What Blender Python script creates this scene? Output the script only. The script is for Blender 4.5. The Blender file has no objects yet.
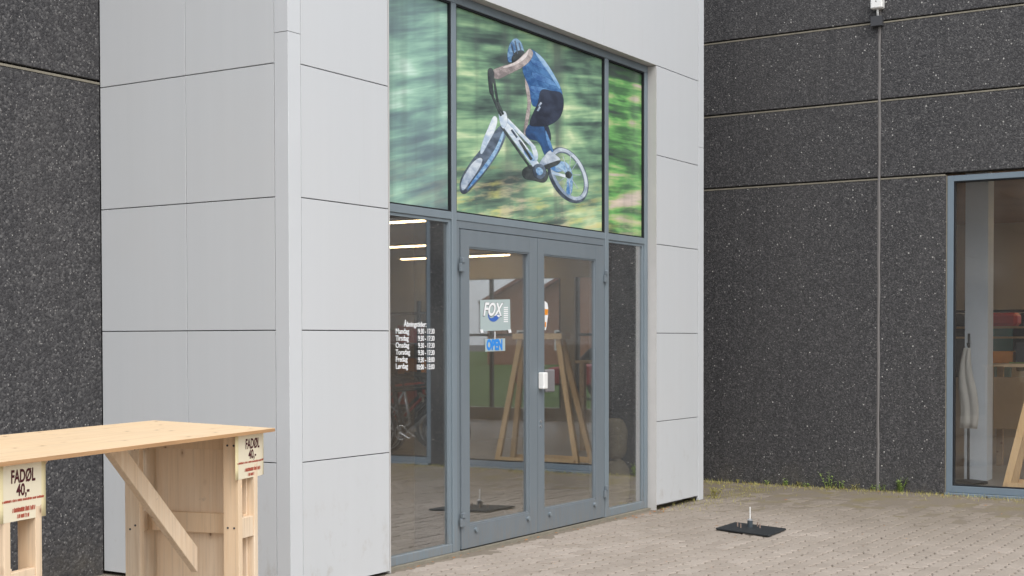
import bpy, bmesh, math, random
from mathutils import Vector, Matrix
random.seed(7)
R = math.radians
SC = bpy.context.scene
COL = SC.collection

# ------------------------------------------------------------------ camera
F, YAW, PITCH, ROLL, CY = 1376.95, 1.0095, -0.0222, -0.0019, 371.12
CAM = Vector((-6.2544, -5.5017, 1.5355))
fw = Vector((math.sin(YAW)*math.cos(PITCH), math.cos(YAW)*math.cos(PITCH), math.sin(PITCH)))
rt0 = Vector((math.cos(YAW), -math.sin(YAW), 0)); up0 = rt0.cross(fw)
rt = rt0*math.cos(ROLL) + up0*math.sin(ROLL); up = rt.cross(fw)
cd = bpy.data.cameras.new('camera'); cam = bpy.data.objects.new('camera', cd); COL.objects.link(cam)
cd.sensor_width = 36; cd.lens = F*36/1024; cd.shift_y = (CY-288)/1024; cd.clip_start = .05; cd.clip_end = 3000
M3 = Matrix((rt, up, -fw)).transposed()
cam.matrix_world = Matrix.Translation(CAM) @ M3.to_4x4()
SC.camera = cam

# ------------------------------------------------------------------ light
SUN_EL, SUN_AZ = R(52), R(-38)        # azimuth measured from -Y towards -X (overcast glow behind the camera)
wd = bpy.data.worlds.new('World'); SC.world = wd; wd.use_nodes = True
nt = wd.node_tree; bg = nt.nodes['Background']
sky = nt.nodes.new('ShaderNodeTexSky'); sky.sky_type = 'NISHITA'; sky.sun_disc = False
sky.sun_elevation = SUN_EL; sky.air_density = 1.0; sky.dust_density = 5.0; sky.ozone_density = 1.0
sdir = Vector((math.sin(SUN_AZ)*math.cos(SUN_EL), -math.cos(SUN_AZ)*math.cos(SUN_EL), math.sin(SUN_EL)))
sky.sun_rotation = math.atan2(sdir.x, sdir.y)
hs = nt.nodes.new('ShaderNodeHueSaturation'); hs.inputs['Saturation'].default_value = .50
nt.links.new(sky.outputs[0], hs.inputs['Color']); cloud = nt.nodes.new('ShaderNodeMix'); cloud.data_type = 'RGBA'      # even white cloud cover over the clear sky
cloud.inputs[0].default_value = .6; cloud.inputs[7].default_value = (8.0, 8.25, 8.6, 1)
nt.links.new(hs.outputs[0], cloud.inputs[6]); nt.links.new(cloud.outputs[2], bg.inputs['Color'])
bg.inputs['Strength'].default_value = .15
sl = bpy.data.lights.new('sun', 'SUN'); sl.energy = 1.0; sl.angle = R(40); sl.color = (1, .985, .965)
so = bpy.data.objects.new('sun', sl); COL.objects.link(so); so.location = (0, 0, 30)
so.rotation_euler = (-sdir).to_track_quat('-Z', 'Y').to_euler()
SC.view_settings.view_transform = 'Standard'; SC.view_settings.look = 'None'
SC.view_settings.gamma = 1; SC.view_settings.use_curve_mapping = False
SC.view_settings.exposure = 0.46
SC.render.engine = 'CYCLES'
SC.cycles.max_bounces = 8; SC.cycles.transparent_max_bounces = 24; SC.cycles.use_denoising = True

def ray(u, v): return fw + rt*((u-512)/F) - up*((v-CY)/F)
def onp(u, v, ax, val):
    d = ray(u, v); return CAM + d*((val-CAM[ax])/d[ax])
def project(p):
    d = Vector(p)-CAM; z = d.dot(fw)
    return (512+F*d.dot(rt)/z, CY-F*d.dot(up)/z, z)

# ------------------------------------------------------------------ materials
class NT:
    def __init__(s, name, rough=.6, spec=.4, metal=0):
        s.m = bpy.data.materials.new(name); s.m.use_nodes = True; s.t = s.m.node_tree
        s.b = s.t.nodes['Principled BSDF']; s.out = s.t.nodes['Material Output']
        s.set('Roughness', rough); s.set('Specular IOR Level', spec); s.set('Metallic', metal)
        s._pos = None
    def set(s, k, v): s.b.inputs[k].default_value = v
    def n(s, typ, **kw):
        x = s.t.nodes.new(typ)
        for k, v in kw.items(): setattr(x, k, v)
        return x
    def l(s, a, b): s.t.links.new(a, b)
    def pos(s):
        if s._pos is None: s._pos = s.n('ShaderNodeNewGeometry').outputs['Position']
        return s._pos
    def obj(s): return s.n('ShaderNodeTexCoord').outputs['Object']
    def mapp(s, vec, scale=(1, 1, 1), rot=(0, 0, 0), loc=(0, 0, 0)):
        m = s.n('ShaderNodeMapping'); s.l(vec, m.inputs['Vector'])
        m.inputs['Scale'].default_value = scale; m.inputs['Rotation'].default_value = rot; m.inputs['Location'].default_value = loc
        return m.outputs[0]
    def noise(s, vec, scale=5, detail=4, rough=.55, dist=0):
        x = s.n('ShaderNodeTexNoise'); s.l(vec, x.inputs['Vector'])
        x.inputs['Scale'].default_value = scale; x.inputs['Detail'].default_value = detail
        x.inputs['Roughness'].default_value = rough; x.inputs['Distortion'].default_value = dist
        return x.outputs['Fac']
    def voro(s, vec, scale=5, feature='F1', out='Distance', rnd=1):
        x = s.n('ShaderNodeTexVoronoi', feature=feature); s.l(vec, x.inputs['Vector']); x.inputs['Scale'].default_value = scale
        x.inputs['Randomness'].default_value = rnd
        return x.outputs[out]
    def ramp(s, fac, stops, interp='LINEAR'):
        x = s.n('ShaderNodeValToRGB'); s.l(fac, x.inputs[0]); cr = x.color_ramp; cr.interpolation = interp
        while len(cr.elements) < len(stops): cr.elements.new(.5)
        for e, (p, c) in zip(cr.elements, stops):
            e.position = p; e.color = (*c, 1) if len(c) == 3 else c
        return x.outputs[0]
    def math(s, op, a, b=None, clamp=False):
        x = s.n('ShaderNodeMath', operation=op, use_clamp=clamp)
        for i, q in enumerate((a, b)):
            if q is None: continue
            if isinstance(q, (int, float)): x.inputs[i].default_value = q
            else: s.l(q, x.inputs[i])
        return x.outputs[0]
    def rng(s, v, a, b, c=0, d=1):
        x = s.n('ShaderNodeMapRange'); s.l(v, x.inputs[0])
        for i, q in enumerate((a, b, c, d)): x.inputs[i+1].default_value = q
        return x.outputs[0]
    def mix(s, fac, a, b, mode='MIX'):
        x = s.n('ShaderNodeMix', data_type='RGBA', blend_type=mode)
        for i, q in ((0, fac), (6, a), (7, b)):
            if isinstance(q, (int, float)): x.inputs[i].default_value = q
            elif isinstance(q, tuple): x.inputs[i].default_value = (*q, 1) if len(q) == 3 else q
            else: s.l(q, x.inputs[i])
        return x.outputs[2]
    def xyz(s, vec):
        x = s.n('ShaderNodeSeparateXYZ'); s.l(vec, x.inputs[0]); return x.outputs
    def col(s, c):
        if isinstance(c, tuple): s.b.inputs['Base Color'].default_value = (*c, 1)
        else: s.l(c, s.b.inputs['Base Color'])
    def bump(s, h, strength=.3, dist=.01):
        x = s.n('ShaderNodeBump'); s.l(h, x.inputs['Height']); x.inputs['Strength'].default_value = strength
        x.inputs['Distance'].default_value = dist; s.l(x.outputs[0], s.b.inputs['Normal'])
    def rough(s, v): s.l(v, s.b.inputs['Roughness'])
    def grey(s, v, lo, hi):
        return s.ramp(v, [(0, (lo,)*3), (1, (hi,)*3)])

MAT = {}
def plain(name, c, rough=.5, spec=.4, metal=0, var=.12, scale=20):
    k = NT(name, rough, spec, metal)
    n = k.noise(k.pos(), scale, 4)
    k.col(k.mix(n, tuple(x*(1-var) for x in c), tuple(min(1, x*(1+var)) for x in c)))
    MAT[name] = k.m; return k.m

# grey facade panels: coated sheet, rain streaks and scuffs
def panel_mat():
    k = NT('grey_panel', .5, .35)
    p = k.pos()
    st = k.noise(k.mapp(p, (5, 5, .12)), 2.0, 5, .6)
    bl = k.noise(p, 1.3, 4)
    oi = k.n('ShaderNodeObjectInfo').outputs['Random']
    c = k.mix(st, (.535, .556, .57), (.575, .593, .606))
    c = k.mix(k.rng(bl, .45, .8, 0, .35), c, (.53, .53, .525))
    c = k.mix(k.rng(oi, 0, 1, 0, .35), c, (.55, .565, .585))
    run = k.math('MULTIPLY', k.rng(k.noise(k.mapp(p, (11, 11, .35)), 2.6, 5, .65), .56, .74), k.rng(k.noise(p, .9, 3), .5, .65, 0, .16), True)
    c = k.mix(run, c, (.40, .385, .36))
    z = k.xyz(p)[2]
    sp = k.math('MULTIPLY', k.rng(k.noise(k.mapp(p, (1, 1, .6)), 9, 6, .7), .55, .72), k.rng(z, .75, .0, 0, .55), True)
    c = k.mix(sp, c, (.36, .32, .27))
    k.col(c); k.rough(k.rng(bl, .3, .7, .42, .6))
    k.bump(k.noise(k.mapp(p, (1, 1, .5)), 3, 2), .05, .02)
    MAT['panel'] = k.m
panel_mat()
plain('panel_trim', (.575, .595, .612), .45, .4, var=.05, scale=3)
plain('reveal', (.50, .49, .475), .5, .4, var=.08, scale=6)
plain('backing', (.03, .03, .032), .9, .1)

# exposed-aggregate dark concrete
def aggregate():
    k = NT('dark_aggregate_concrete', .72, .35)
    p = k.pos()
    fine = k.voro(p, 72, out='Color')
    fd = k.voro(p, 72)
    g = k.n('ShaderNodeSeparateColor'); k.l(fine, g.inputs[0])
    base = k.ramp(g.outputs[0], [(0, (.030, .030, .033)), (.35, (.047, .046, .049)), (.7, (.070, .069, .072)), (.92, (.10, .098, .099)), (1, (.15, .147, .146))])
    big = k.voro(p, 42, out='Color'); bd = k.voro(p, 42)
    g2 = k.n('ShaderNodeSeparateColor'); k.l(big, g2.inputs[0])
    spot = k.math('MULTIPLY', k.rng(g2.outputs[1], .955, .97), k.rng(bd, .34, .26), True)
    c = k.mix(spot, base, k.mix(g2.outputs[2], (.25, .24, .23), (.6, .59, .56)))
    tiny = k.math('MULTIPLY', k.rng(g.outputs[1], .965, .98), k.rng(fd, .4, .3), True)
    c = k.mix(tiny, c, (.28, .27, .26))
    bl = k.noise(k.mapp(p, (1, 1, .35)), 1.1, 5, .6)
    c = k.mix(k.rng(bl, .35, .75, 0, .4), c, k.mix(.5, c, (.11, .105, .10)))
    z = k.xyz(p)[2]
    streak = k.math('MULTIPLY', k.rng(k.noise(k.mapp(p, (7, 7, .25)), 1.8, 5, .65), .5, .72), .35)
    c = k.mix(streak, c, (.026, .026, .028))
    spl = k.math('MULTIPLY', k.rng(z, .32, 0), k.rng(k.noise(p, 4, 5, .65), .45, .7), True)
    c = k.mix(k.math('MULTIPLY', spl, .5), c, (.13, .115, .09))
    k.col(c)
    h = k.math('ADD', k.math('MULTIPLY', fd, -1), k.math('MULTIPLY', k.noise(p, 160, 3), .6))
    k.bump(h, .55, .007)
    MAT['agg'] = k.m
aggregate()
plain('tan_lip', (.24, .22, .175), .85, .2, var=.35, scale=30)
plain('sealant', (.20, .19, .185), .8, .2, var=.15, scale=25)

def frame_mat(name, c):
    k = NT(name, .42, .45)
    p = k.pos()
    n = k.noise(k.mapp(p, (3, 3, .6)), 3, 5, .6)
    cc = k.mix(n, tuple(x*.88 for x in c), tuple(x*1.1 for x in c))
    z = k.xyz(p)[2]
    dirt = k.math('MULTIPLY', k.rng(z, .35, .0), k.rng(k.noise(k.mapp(p, (6, 6, 1)), 7, 5), .4, .75), True)
    cc = k.mix(k.math('MULTIPLY', dirt, .6), cc, (.22, .19, .16))
    k.col(cc); MAT[name] = k.m
frame_mat('frame', (.19, .232, .262))
frame_mat('door_frame', (.165, .196, .22))
plain('dark_frame', (.055, .07, .082), .5, .4, var=.15, scale=8)
plain('gasket', (.02, .022, .025), .7, .2)
plain('wing_frame', (.165, .212, .255), .45, .4, var=.1, scale=6)

def glass_mat(name, key, K, tint):
    m = bpy.data.materials.new(name); m.use_nodes = True; t = m.node_tree; t.nodes.clear()
    o = t.nodes.new('ShaderNodeOutputMaterial'); g = t.nodes.new('ShaderNodeNewGeometry')
    d = t.nodes.new('ShaderNodeVectorMath'); d.operation = 'DOT_PRODUCT'
    t.links.new(g.outputs['Normal'], d.inputs[0]); t.links.new(g.outputs['Incoming'], d.inputs[1])
    def mt(op, a, b):
        x = t.nodes.new('ShaderNodeMath'); x.operation = op
        for i, q in enumerate((a, b)):
            if q is None: continue
            if isinstance(q, (int, float)): x.inputs[i].default_value = q
            else: t.links.new(q, x.inputs[i])
        return x.outputs[0]
    c = mt('ABSOLUTE', d.outputs['Value'], None); f = mt('POWER', mt('SUBTRACT', 1, c), 5)
    r = mt('MULTIPLY', mt('ADD', mt('MULTIPLY', f, .96), .04), K)
    tr = t.nodes.new('ShaderNodeBsdfTransparent'); tr.inputs[0].default_value = tint
    gl = t.nodes.new('ShaderNodeBsdfGlossy'); gl.inputs['Roughness'].default_value = .012; gl.inputs['Color'].default_value = (.97, .98, 1, 1)
    mx = t.nodes.new('ShaderNodeMixShader'); t.links.new(r, mx.inputs[0]); t.links.new(tr.outputs[0], mx.inputs[1]); t.links.new(gl.outputs[0], mx.inputs[2])
    # thin film of dust, doubling as a painted pale haze over the reflections
    df = t.nodes.new('ShaderNodeBsdfDiffuse'); df.inputs[0].default_value = (.5, .48, .45, 1)
    nz = t.nodes.new('ShaderNodeTexNoise'); nz.inputs['Scale'].default_value = 2.2; nz.inputs['Detail'].default_value = 6
    t.links.new(g.outputs['Position'], nz.inputs['Vector'])
    mr = t.nodes.new('ShaderNodeMapRange'); t.links.new(nz.outputs['Fac'], mr.inputs[0])
    mr.inputs[1].default_value = .35; mr.inputs[2].default_value = .8; mr.inputs[3].default_value = .012; mr.inputs[4].default_value = .06
    m2 = t.nodes.new('ShaderNodeMixShader'); t.links.new(mr.outputs[0], m2.inputs[0]); t.links.new(mx.outputs[0], m2.inputs[1]); t.links.new(df.outputs[0], m2.inputs[2])
    t.links.new(m2.outputs[0], o.inputs[0]); MAT[key] = m
glass_mat('coated_glass', 'glass', 5.8, (.90, .92, .91, 1)); glass_mat('clear_glass', 'clear_glass', 1.25, (.975, .98, .98, 1))

def wood_mat(name, c1, c2, knots=True, rot=(0, 0, 0), axis=0):
    k = NT(name, .62, .25)
    p = k.obj(); sc = [14, 14, 14]; sc[axis] = .9
    oi = k.n('ShaderNodeObjectInfo').outputs['Random']
    off = k.n('ShaderNodeVectorMath', operation='ADD'); k.l(p, off.inputs[0])
    cb = k.n('ShaderNodeCombineXYZ')
    for i in range(3): k.l(k.math('MULTIPLY', oi, 7+3*i), cb.inputs[i])
    k.l(cb.outputs[0], off.inputs[1]); v = off.outputs[0]
    n = k.noise(k.mapp(v, tuple(sc)), 2.2, 6, .6, .8)
    c = k.mix(k.rng(n, .3, .7), c1, c2)
    c = k.mix(k.rng(oi, 0, 1, 0, .55), c, tuple(q*m for q, m in zip(c1, (.98, .88, .76))))
    bl = k.noise(v, 2.5, 3)
    c = k.mix(k.rng(bl, .45, .8, 0, .5), c, tuple(a*b for a, b in zip(c2, (.95, .82, .66))))
    if knots:
        sk = [7.5, 7.5, 7.5]; sk[axis] = 4.2
        d = k.voro(k.mapp(v, tuple(sk)), 1.5)
        c = k.mix(k.rng(d, .085, .045, 0, .85), c, (.13, .06, .03))
        c = k.mix(k.rng(d, .2, .08, 0, .35), c, (.33, .19, .10))
    sm = k.rng(k.noise(k.mapp(v, (3, 3, 3)), 2.1, 5, .7), .66, .74, 0, .45)
    c = k.mix(sm, c, (.22, .20, .19))
    fg = [40, 40, 40]; fg[axis] = 1.2
    c = k.mix(k.rng(k.noise(k.mapp(v, tuple(fg)), 2, 4, .6), .5, .75, 0, .4), c, tuple(q*.62 for q in c1))
    k.col(c); k.bump(n, .15, .003); MAT[name] = k.m
wood_mat('ply_top', (.68, .52, .34), (.82, .69, .51), axis=0)
wood_mat('pine', (.74, .58, .41), (.86, .73, .57), axis=2)
wood_mat('ply_panel', (.77, .62, .46), (.88, .76, .61), axis=2)
wood_mat('ply_edge', (.42, .24, .12), (.58, .38, .21), False, axis=0)
wood_mat('bench_wood', (.48, .35, .21), (.62, .47, .30), axis=1)
wood_mat('frame_wood', (.62, .42, .22), (.72, .52, .30), False, axis=2)

def paver_mat():
    k = NT('concrete_paver', .85, .25)
    p = k.pos(); x, y, z = k.xyz(p)[:3]
    g = k.n('ShaderNodeNewGeometry'); oi = k.n('ShaderNodeObjectInfo')
    r = k.math('FRACT', k.math('ADD', g.outputs['Random Per Island'], oi.outputs['Random']))
    c = k.ramp(r, [(0, (.335, .288, .246)), (.3, (.365, .315, .27)), (.8, (.39, .338, .292)), (1, (.425, .37, .322))])
    f = k.noise(p, 60, 5, .7)
    c = k.mix(k.rng(f, .3, .75, 0, .55), c, (.22, .188, .16))
    c = k.mix(k.rng(k.noise(p, 1.6, 6, .65), .5, .72, 0, .28), c, (.22, .19, .16))
    # dirt washed towards the foot of the walls, with a ragged edge
    big = k.noise(p, .75, 6, .62)
    d = k.math('ADD', k.rng(x, 2.6, 6.3, -.25, .85), k.math('MULTIPLY', k.math('SUBTRACT', big, .5), 1.6), True)
    c = k.mix(k.math('MULTIPLY', d, .95), c, k.mix(f, (.15, .126, .10), (.27, .233, .19)))
    moss = k.math('MULTIPLY', k.rng(k.noise(p, 3.2, 6, .7), .5, .68), k.rng(x, 4.7, 7.0, .08, .95), True)
    moss = k.math('MULTIPLY', moss, k.rng(y, -1.7, .3, .15, 1), True)
    c = k.mix(moss, c, k.mix(f, (.16, .14, .055), (.30, .25, .12)))
    k.col(c); k.bump(k.noise(p, 140, 4, .7), .45, .004); MAT['paver'] = k.m
paver_mat()
def sand_mat():
    k = NT('joint_sand', .95, .1)
    p = k.pos(); f = k.noise(p, 50, 6, .7); x, y, z = k.xyz(p)[:3]
    c = k.mix(f, (.15, .126, .10), (.27, .233, .19))
    m = k.math('MULTIPLY', k.rng(k.noise(p, 3.2, 6, .7), .48, .66), k.rng(x, 4.6, 7, .1, .8), True)
    c = k.mix(m, c, k.mix(f, (.14, .125, .045), (.29, .24, .11)))
    k.col(c); k.bump(f, .5, .006); MAT['sand'] = k.m
sand_mat()
def asphalt():
    k = NT('asphalt', .9, .2); p = k.pos()
    c = k.mix(k.noise(p, 90, 5, .7), (.07, .068, .064), (.15, .145, .138)); c = k.mix(k.rng(k.noise(p, .5, 5), .4, .7, 0, .5), c, (.16, .15, .135))
    k.col(c); k.bump(k.noise(p, 150, 3), .4, .004); MAT['asphalt'] = k.m
asphalt()
plain('lawn', (.07, .11, .03), .9, .1, var=.5, scale=6)

def poster_mat(name, stops, ang, seed, trunk, low):
    k = NT(name, .28, .4)
    p = k.mapp(k.pos(), loc=(seed, 0, seed*.7))
    q = k.mapp(p, (1, 1, 1), (0, ang, 0))
    big = k.noise(k.mapp(q, (.9, 1, 2.3)), 1.5, 3, .5, .3)
    streak = k.noise(k.mapp(q, (.6, 1, 7.5)), 2.0, 4, .55, .25)
    streak2 = k.noise(k.mapp(q, (1.1, 1, 30)), 2.0, 3, .6)
    v = k.math('ADD', k.math('MULTIPLY', big, .55), k.math('ADD', k.math('MULTIPLY', streak, .42), k.math('MULTIPLY', streak2, .06)))
    c = k.ramp(k.rng(v, .40, .68), stops)
    tn = k.noise(k.mapp(p, (2.6, 1, .22)), 1.3, 3, .5)
    c = k.mix(k.rng(tn, .52, .68, 0, trunk), c, (.10, .115, .115))
    z = k.xyz(k.pos())[2]
    lo = k.math('MULTIPLY', k.rng(z, 2.95, 2.5), k.rng(k.noise(k.mapp(q, (.9, 1, 7)), 2.6, 4, .6), .47, .62), True)
    c = k.mix(k.math('MULTIPLY', lo, low), c, k.mix(k.rng(tn, .4, .6), (.62, .60, .26), (.66, .57, .43)))
    hsv = k.n('ShaderNodeHueSaturation'); k.l(c, hsv.inputs['Color']); hsv.inputs['Saturation'].default_value = 1.15; hsv.inputs['Value'].default_value = 1.1
    k.col(hsv.outputs[0]); k.set('Coat Weight', .35); k.set('Coat Roughness', .05); MAT[name] = k.m
G = [(0, (.15, .20, .22)), (.3, (.20, .29, .28)), (.5, (.26, .40, .345)), (.72, (.36, .54, .44)), (1, (.62, .76, .68))]
G2 = [(0, (.06, .08, .078)), (.24, (.115, .175, .14)), (.46, (.20, .32, .22)), (.68, (.35, .50, .32)), (1, (.75, .80, .55))]
G3 = [(0, (.06, .08, .07)), (.3, (.10, .20, .10)), (.48, (.20, .42, .17)), (.62, (.38, .48, .25)), (.78,(.55,.49,.42)), (1, (.72, .62, .57))]
poster_mat('poster_teal', G, R(14), 3.1, .6, .1)
poster_mat('poster_forest', G2, R(8), 7.7, .75, .75)
poster_mat('poster_bright', G3, R(3), 12.4, .35, .4)
def print_mat(name, c1, c2, ang=0, scale=6, lo=.35, hi=.65):
    k = NT(name, .3, .4)
    n = k.noise(k.mapp(k.pos(), (1, 1, 2.2), (0, ang, 0)), scale, 4, .6, .4)
    at = k.n('ShaderNodeAttribute', attribute_name='ink'); g = k.n('ShaderNodeSeparateColor'); k.l(at.outputs['Color'], g.inputs[0])
    f = k.math('ADD', k.rng(n, lo, hi), k.rng(g.outputs[1], 0, 1, -.45, .45), True)
    k.col(k.mix(f, c1, c2)); k.set('Coat Weight', .6); k.set('Coat Roughness', .05)
    k.l(g.outputs[0], k.b.inputs['Alpha']); MAT[name] = k.m
print_mat('print_jersey', (.035, .105, .27), (.10, .24, .48), R(30), 13)
print_mat('print_sheen', (.20, .40, .68), (.42, .60, .80), R(30), 10)
print_mat('print_sheen_skin', (.60, .54, .52), (.80, .75, .73), R(30), 10)
print_mat('print_fold', (.05, .13, .33), (.16, .34, .62), R(30), 10)
print_mat('print_shorts', (.03, .036, .055), (.055, .07, .11), 0, 6)
print_mat('print_leg', (.03, .06, .14), (.05, .13, .30), R(-40), 6)
print_mat('print_skin', (.24, .21, .21), (.55, .48, .46), R(20), 13)
print_mat('print_helmet', (.06, .16, .36), (.32, .50, .70), R(60), 14)
print_mat('print_tyre', (.045, .06, .085), (.16, .21, .28), R(50), 8)
print_mat('print_rim', (.25, .33, .45), (.62, .69, .76), R(50), 8)
print_mat('print_alloy', (.42, .54, .68), (.80, .86, .90), R(40), 9)
print_mat('print_blue', (.08, .22, .48), (.40, .58, .75), 0, 16)
print_mat('print_dark', (.035, .045, .05), (.085, .10, .105), 0, 9)
plain('white_vinyl', (.82, .83, .84), .4, .4, var=.02)
plain('paper_yellow', (.80, .70, .42), .75, .2, var=.06, scale=9)
plain('paper_cream', (.82, .74, .56), .75, .2, var=.05, scale=9)
plain('ink_dark', (.085, .02, .025), .8, .2)
plain('ink_red', (.42, .07, .04), .8, .2)
plain('sticker_grey', (.40, .48, .48), .4, .4, var=.05)
plain('sticker_blue', (.05, .14, .48), .4, .4)
plain('open_blue', (.03, .25, .72), .45, .4)
plain('steel', (.55, .56, .58), .35, .5, .8)
plain('white_plastic', (.80, .80, .78), .4, .4, var=.03)
plain('grey_plastic', (.19, .185, .19), .5, .4)
plain('dark_box', (.06, .062, .068), .6, .3)
plain('rubber', (.022, .025, .028), .6, .35, var=.3, scale=40)
plain('bolt_rust', (.30, .22, .18), .5, .4, .3, var=.3, scale=60)
plain('orange', (.75, .28, .03), .5)
plain('red', (.55, .04, .03), .4)
plain('car_red', (.20, .012, .015), .25, .5)
plain('black', (.014, .014, .016), .5)
plain('brown_ceiling', (.36, .26, .19), .8, .2, var=.3, scale=1.2)
plain('brown_wall', (.29, .245, .205), .85, .2, var=.35, scale=1.5)
plain('grey_wall', (.46, .44, .42), .85, .2, var=.15, scale=1.5)
plain('floor_vinyl', (.34, .315, .285), .45, .4, var=.15, scale=3)
plain('column_blue', (.62, .68, .74), .6, .3, var=.05)
plain('teal', (.05, .17, .20), .6)
plain('cloth_white', (.46, .45, .42), .9, .1, var=.15, scale=9)
plain('cardboard', (.34, .24, .15), .85, .1)
plain('sack', (.46, .37, .26), .9, .1, var=.2, scale=14)
plain('brick', (.33, .17, .11), .85, .2, var=.25, scale=5)
plain('roof_tile', (.26, .11, .075), .8, .2, var=.25, scale=4)
plain('leaf', (.26, .36, .09), .7, .2, var=.45, scale=40)
plain('dry_leaf', (.36, .17, .07), .8, .1, var=.45, scale=50)
plain('grass_dry', (.38, .35, .12), .8, .1, var=.4, scale=40)
def emit(name, c, s):
    k = NT(name, .5); k.set('Base Color', (*c, 1)); k.set('Emission Color', (*c, 1)); k.set('Emission Strength', s); MAT[name] = k.m
emit('tube_light', (1, .70, .36), 15)

# ------------------------------------------------------------------ builders
class MB:
    def __init__(s): s.v = []; s.f = []; s.mi = []
    def box(s, a, b, m=0):
        x0, y0, z0 = a; x1, y1, z1 = b; i = len(s.v)
        s.v += [(x, y, z) for z in (z0, z1) for y in (y0, y1) for x in (x0, x1)]
        s.f += [tuple(i+k for k in q) for q in ((0, 2, 3, 1), (4, 5, 7, 6), (0, 1, 5, 4), (2, 6, 7, 3), (0, 4, 6, 2), (1, 3, 7, 5))]
        s.mi += [m]*6; return s
    def hexa(s, p, m=0):      # 8 points: bottom 0..3 loop, top 4..7 loop
        i = len(s.v); s.v += [tuple(q) for q in p]
        s.f += [tuple(i+k for k in q) for q in ((3, 2, 1, 0), (4, 5, 6, 7), (0, 1, 5, 4), (1, 2, 6, 5), (2, 3, 7, 6), (3, 0, 4, 7))]
        s.mi += [m]*6; return s
    def prism(s, pts, off, m=0):   # polygon pts (3d) extruded by vector off
        i = len(s.v); n = len(pts); off = Vector(off)
        s.v += [tuple(p) for p in pts] + [tuple(Vector(p)+off) for p in pts]
        s.f += [tuple(range(i, i+n)), tuple(range(i+2*n-1, i+n-1, -1))]
        s.f += [(i+k, i+n+k, i+n+(k+1) % n, i+(k+1) % n) for k in range(n)]
        s.mi += [m]*(n+2); return s
    def tube(s, path, r, n=8, m=0, closed=False):
        P = [Vector(p) for p in path]; L = len(P); i0 = len(s.v)
        rr = r if isinstance(r, (list, tuple)) else [r]*L
        prev = None
        for k in range(L):
            a = P[(k-1) % L] if closed or k > 0 else P[k]; b = P[(k+1) % L] if closed or k < L-1 else P[k]
            t = (b-a).normalized()
            if prev is None:
                q = Vector((0, 0, 1)) if abs(t.z) < .9 else Vector((1, 0, 0)); e = t.cross(q).normalized()
            else: e = (prev - t*prev.dot(t)).normalized()
            prev = e; w = t.cross(e)
            for j in range(n):
                an = 2*math.pi*j/n; s.v.append(tuple(P[k]+(e*math.cos(an)+w*math.sin(an))*rr[k]))
        for k in range(L if closed else L-1):
            k2 = (k+1) % L
            for j in range(n):
                j2 = (j+1) % n; s.f.append((i0+k*n+j, i0+k*n+j2, i0+k2*n+j2, i0+k2*n+j)); s.mi.append(m)
        if not closed:
            s.f.append(tuple(i0+j for j in reversed(range(n)))); s.f.append(tuple(i0+(L-1)*n+j for j in range(n))); s.mi += [m, m]
        return s
    def lathe(s, prof, c, n=16, m=0):
        i0 = len(s.v)
        for r, z in prof:
            for j in range(n):
                a = 2*math.pi*j/n; s.v.append((c[0]+r*math.cos(a), c[1]+r*math.sin(a), c[2]+z))
        for k in range(len(prof)-1):
            for j in range(n):
                j2 = (j+1) % n; s.f.append((i0+k*n+j, i0+k*n+j2, i0+(k+1)*n+j2, i0+(k+1)*n+j)); s.mi.append(m)
        s.f.append(tuple(i0+j for j in reversed(range(n)))); s.f.append(tuple(i0+(len(prof)-1)*n+j for j in range(n))); s.mi += [m, m]
        return s
    def mesh(s, name, mats, smooth=False, bevel=0):
        me = bpy.data.meshes.new(name); me.from_pydata(s.v, [], s.f)
        for x in (mats if isinstance(mats, (list, tuple)) else [mats]): me.materials.append(MAT[x])
        me.polygons.foreach_set('material_index', s.mi)
        bm = bmesh.new(); bm.from_mesh(me)
        bmesh.ops.recalc_face_normals(bm, faces=bm.faces)
        if bevel: bmesh.ops.bevel(bm, geom=list(bm.edges), offset=bevel, segments=1, affect='EDGES', clamp_overlap=True)
        bm.to_mesh(me); bm.free()
        if smooth: me.polygons.foreach_set('use_smooth', [True]*len(me.polygons))
        me.update(); return me
    def build(s, name, mats, parent=None, smooth=False, bevel=0):
        o = bpy.data.objects.new(name, s.mesh(name, mats, smooth, bevel)); COL.objects.link(o)
        if parent: adopt(o, parent)
        return o
WM = {}
def wmat(o):
    if o.name in WM: return WM[o.name]
    return Matrix.LocRotScale(o.location, o.rotation_euler, o.scale) if o.parent is None else wmat(o.parent) @ o.matrix_parent_inverse @ Matrix.LocRotScale(o.location, o.rotation_euler, o.scale)
def adopt(o, parent):
    o.parent = parent; o.matrix_parent_inverse = wmat(parent).inverted()
def thing(name, label, cat, loc=(0, 0, 0), group=None, rz=0):
    e = bpy.data.objects.new(name, None); COL.objects.link(e); e.location = loc; e.rotation_euler = (0, 0, rz); e.empty_display_size = .1
    return tag(e, label, cat, group)
def tag(o, label, cat, group=None):
    o['label'] = label; o['category'] = cat
    if group: o['group'] = group
    return o
def struct(o, kind='structure'): o['kind'] = kind; return o
def Bx(name, a, b, mat, parent=None, bevel=0): return MB().box(a, b).build(name, mat, parent, bevel=bevel)
def copy_tree(o, parent=None):
    c = o.copy(); COL.objects.link(c)
    if parent: c.parent = parent
    for ch in list(o.children): copy_tree(ch, c)
    return c
def local_thing(name, label, cat, group=None): return thing(name, label, cat, (0, 0, 0), group)
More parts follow.
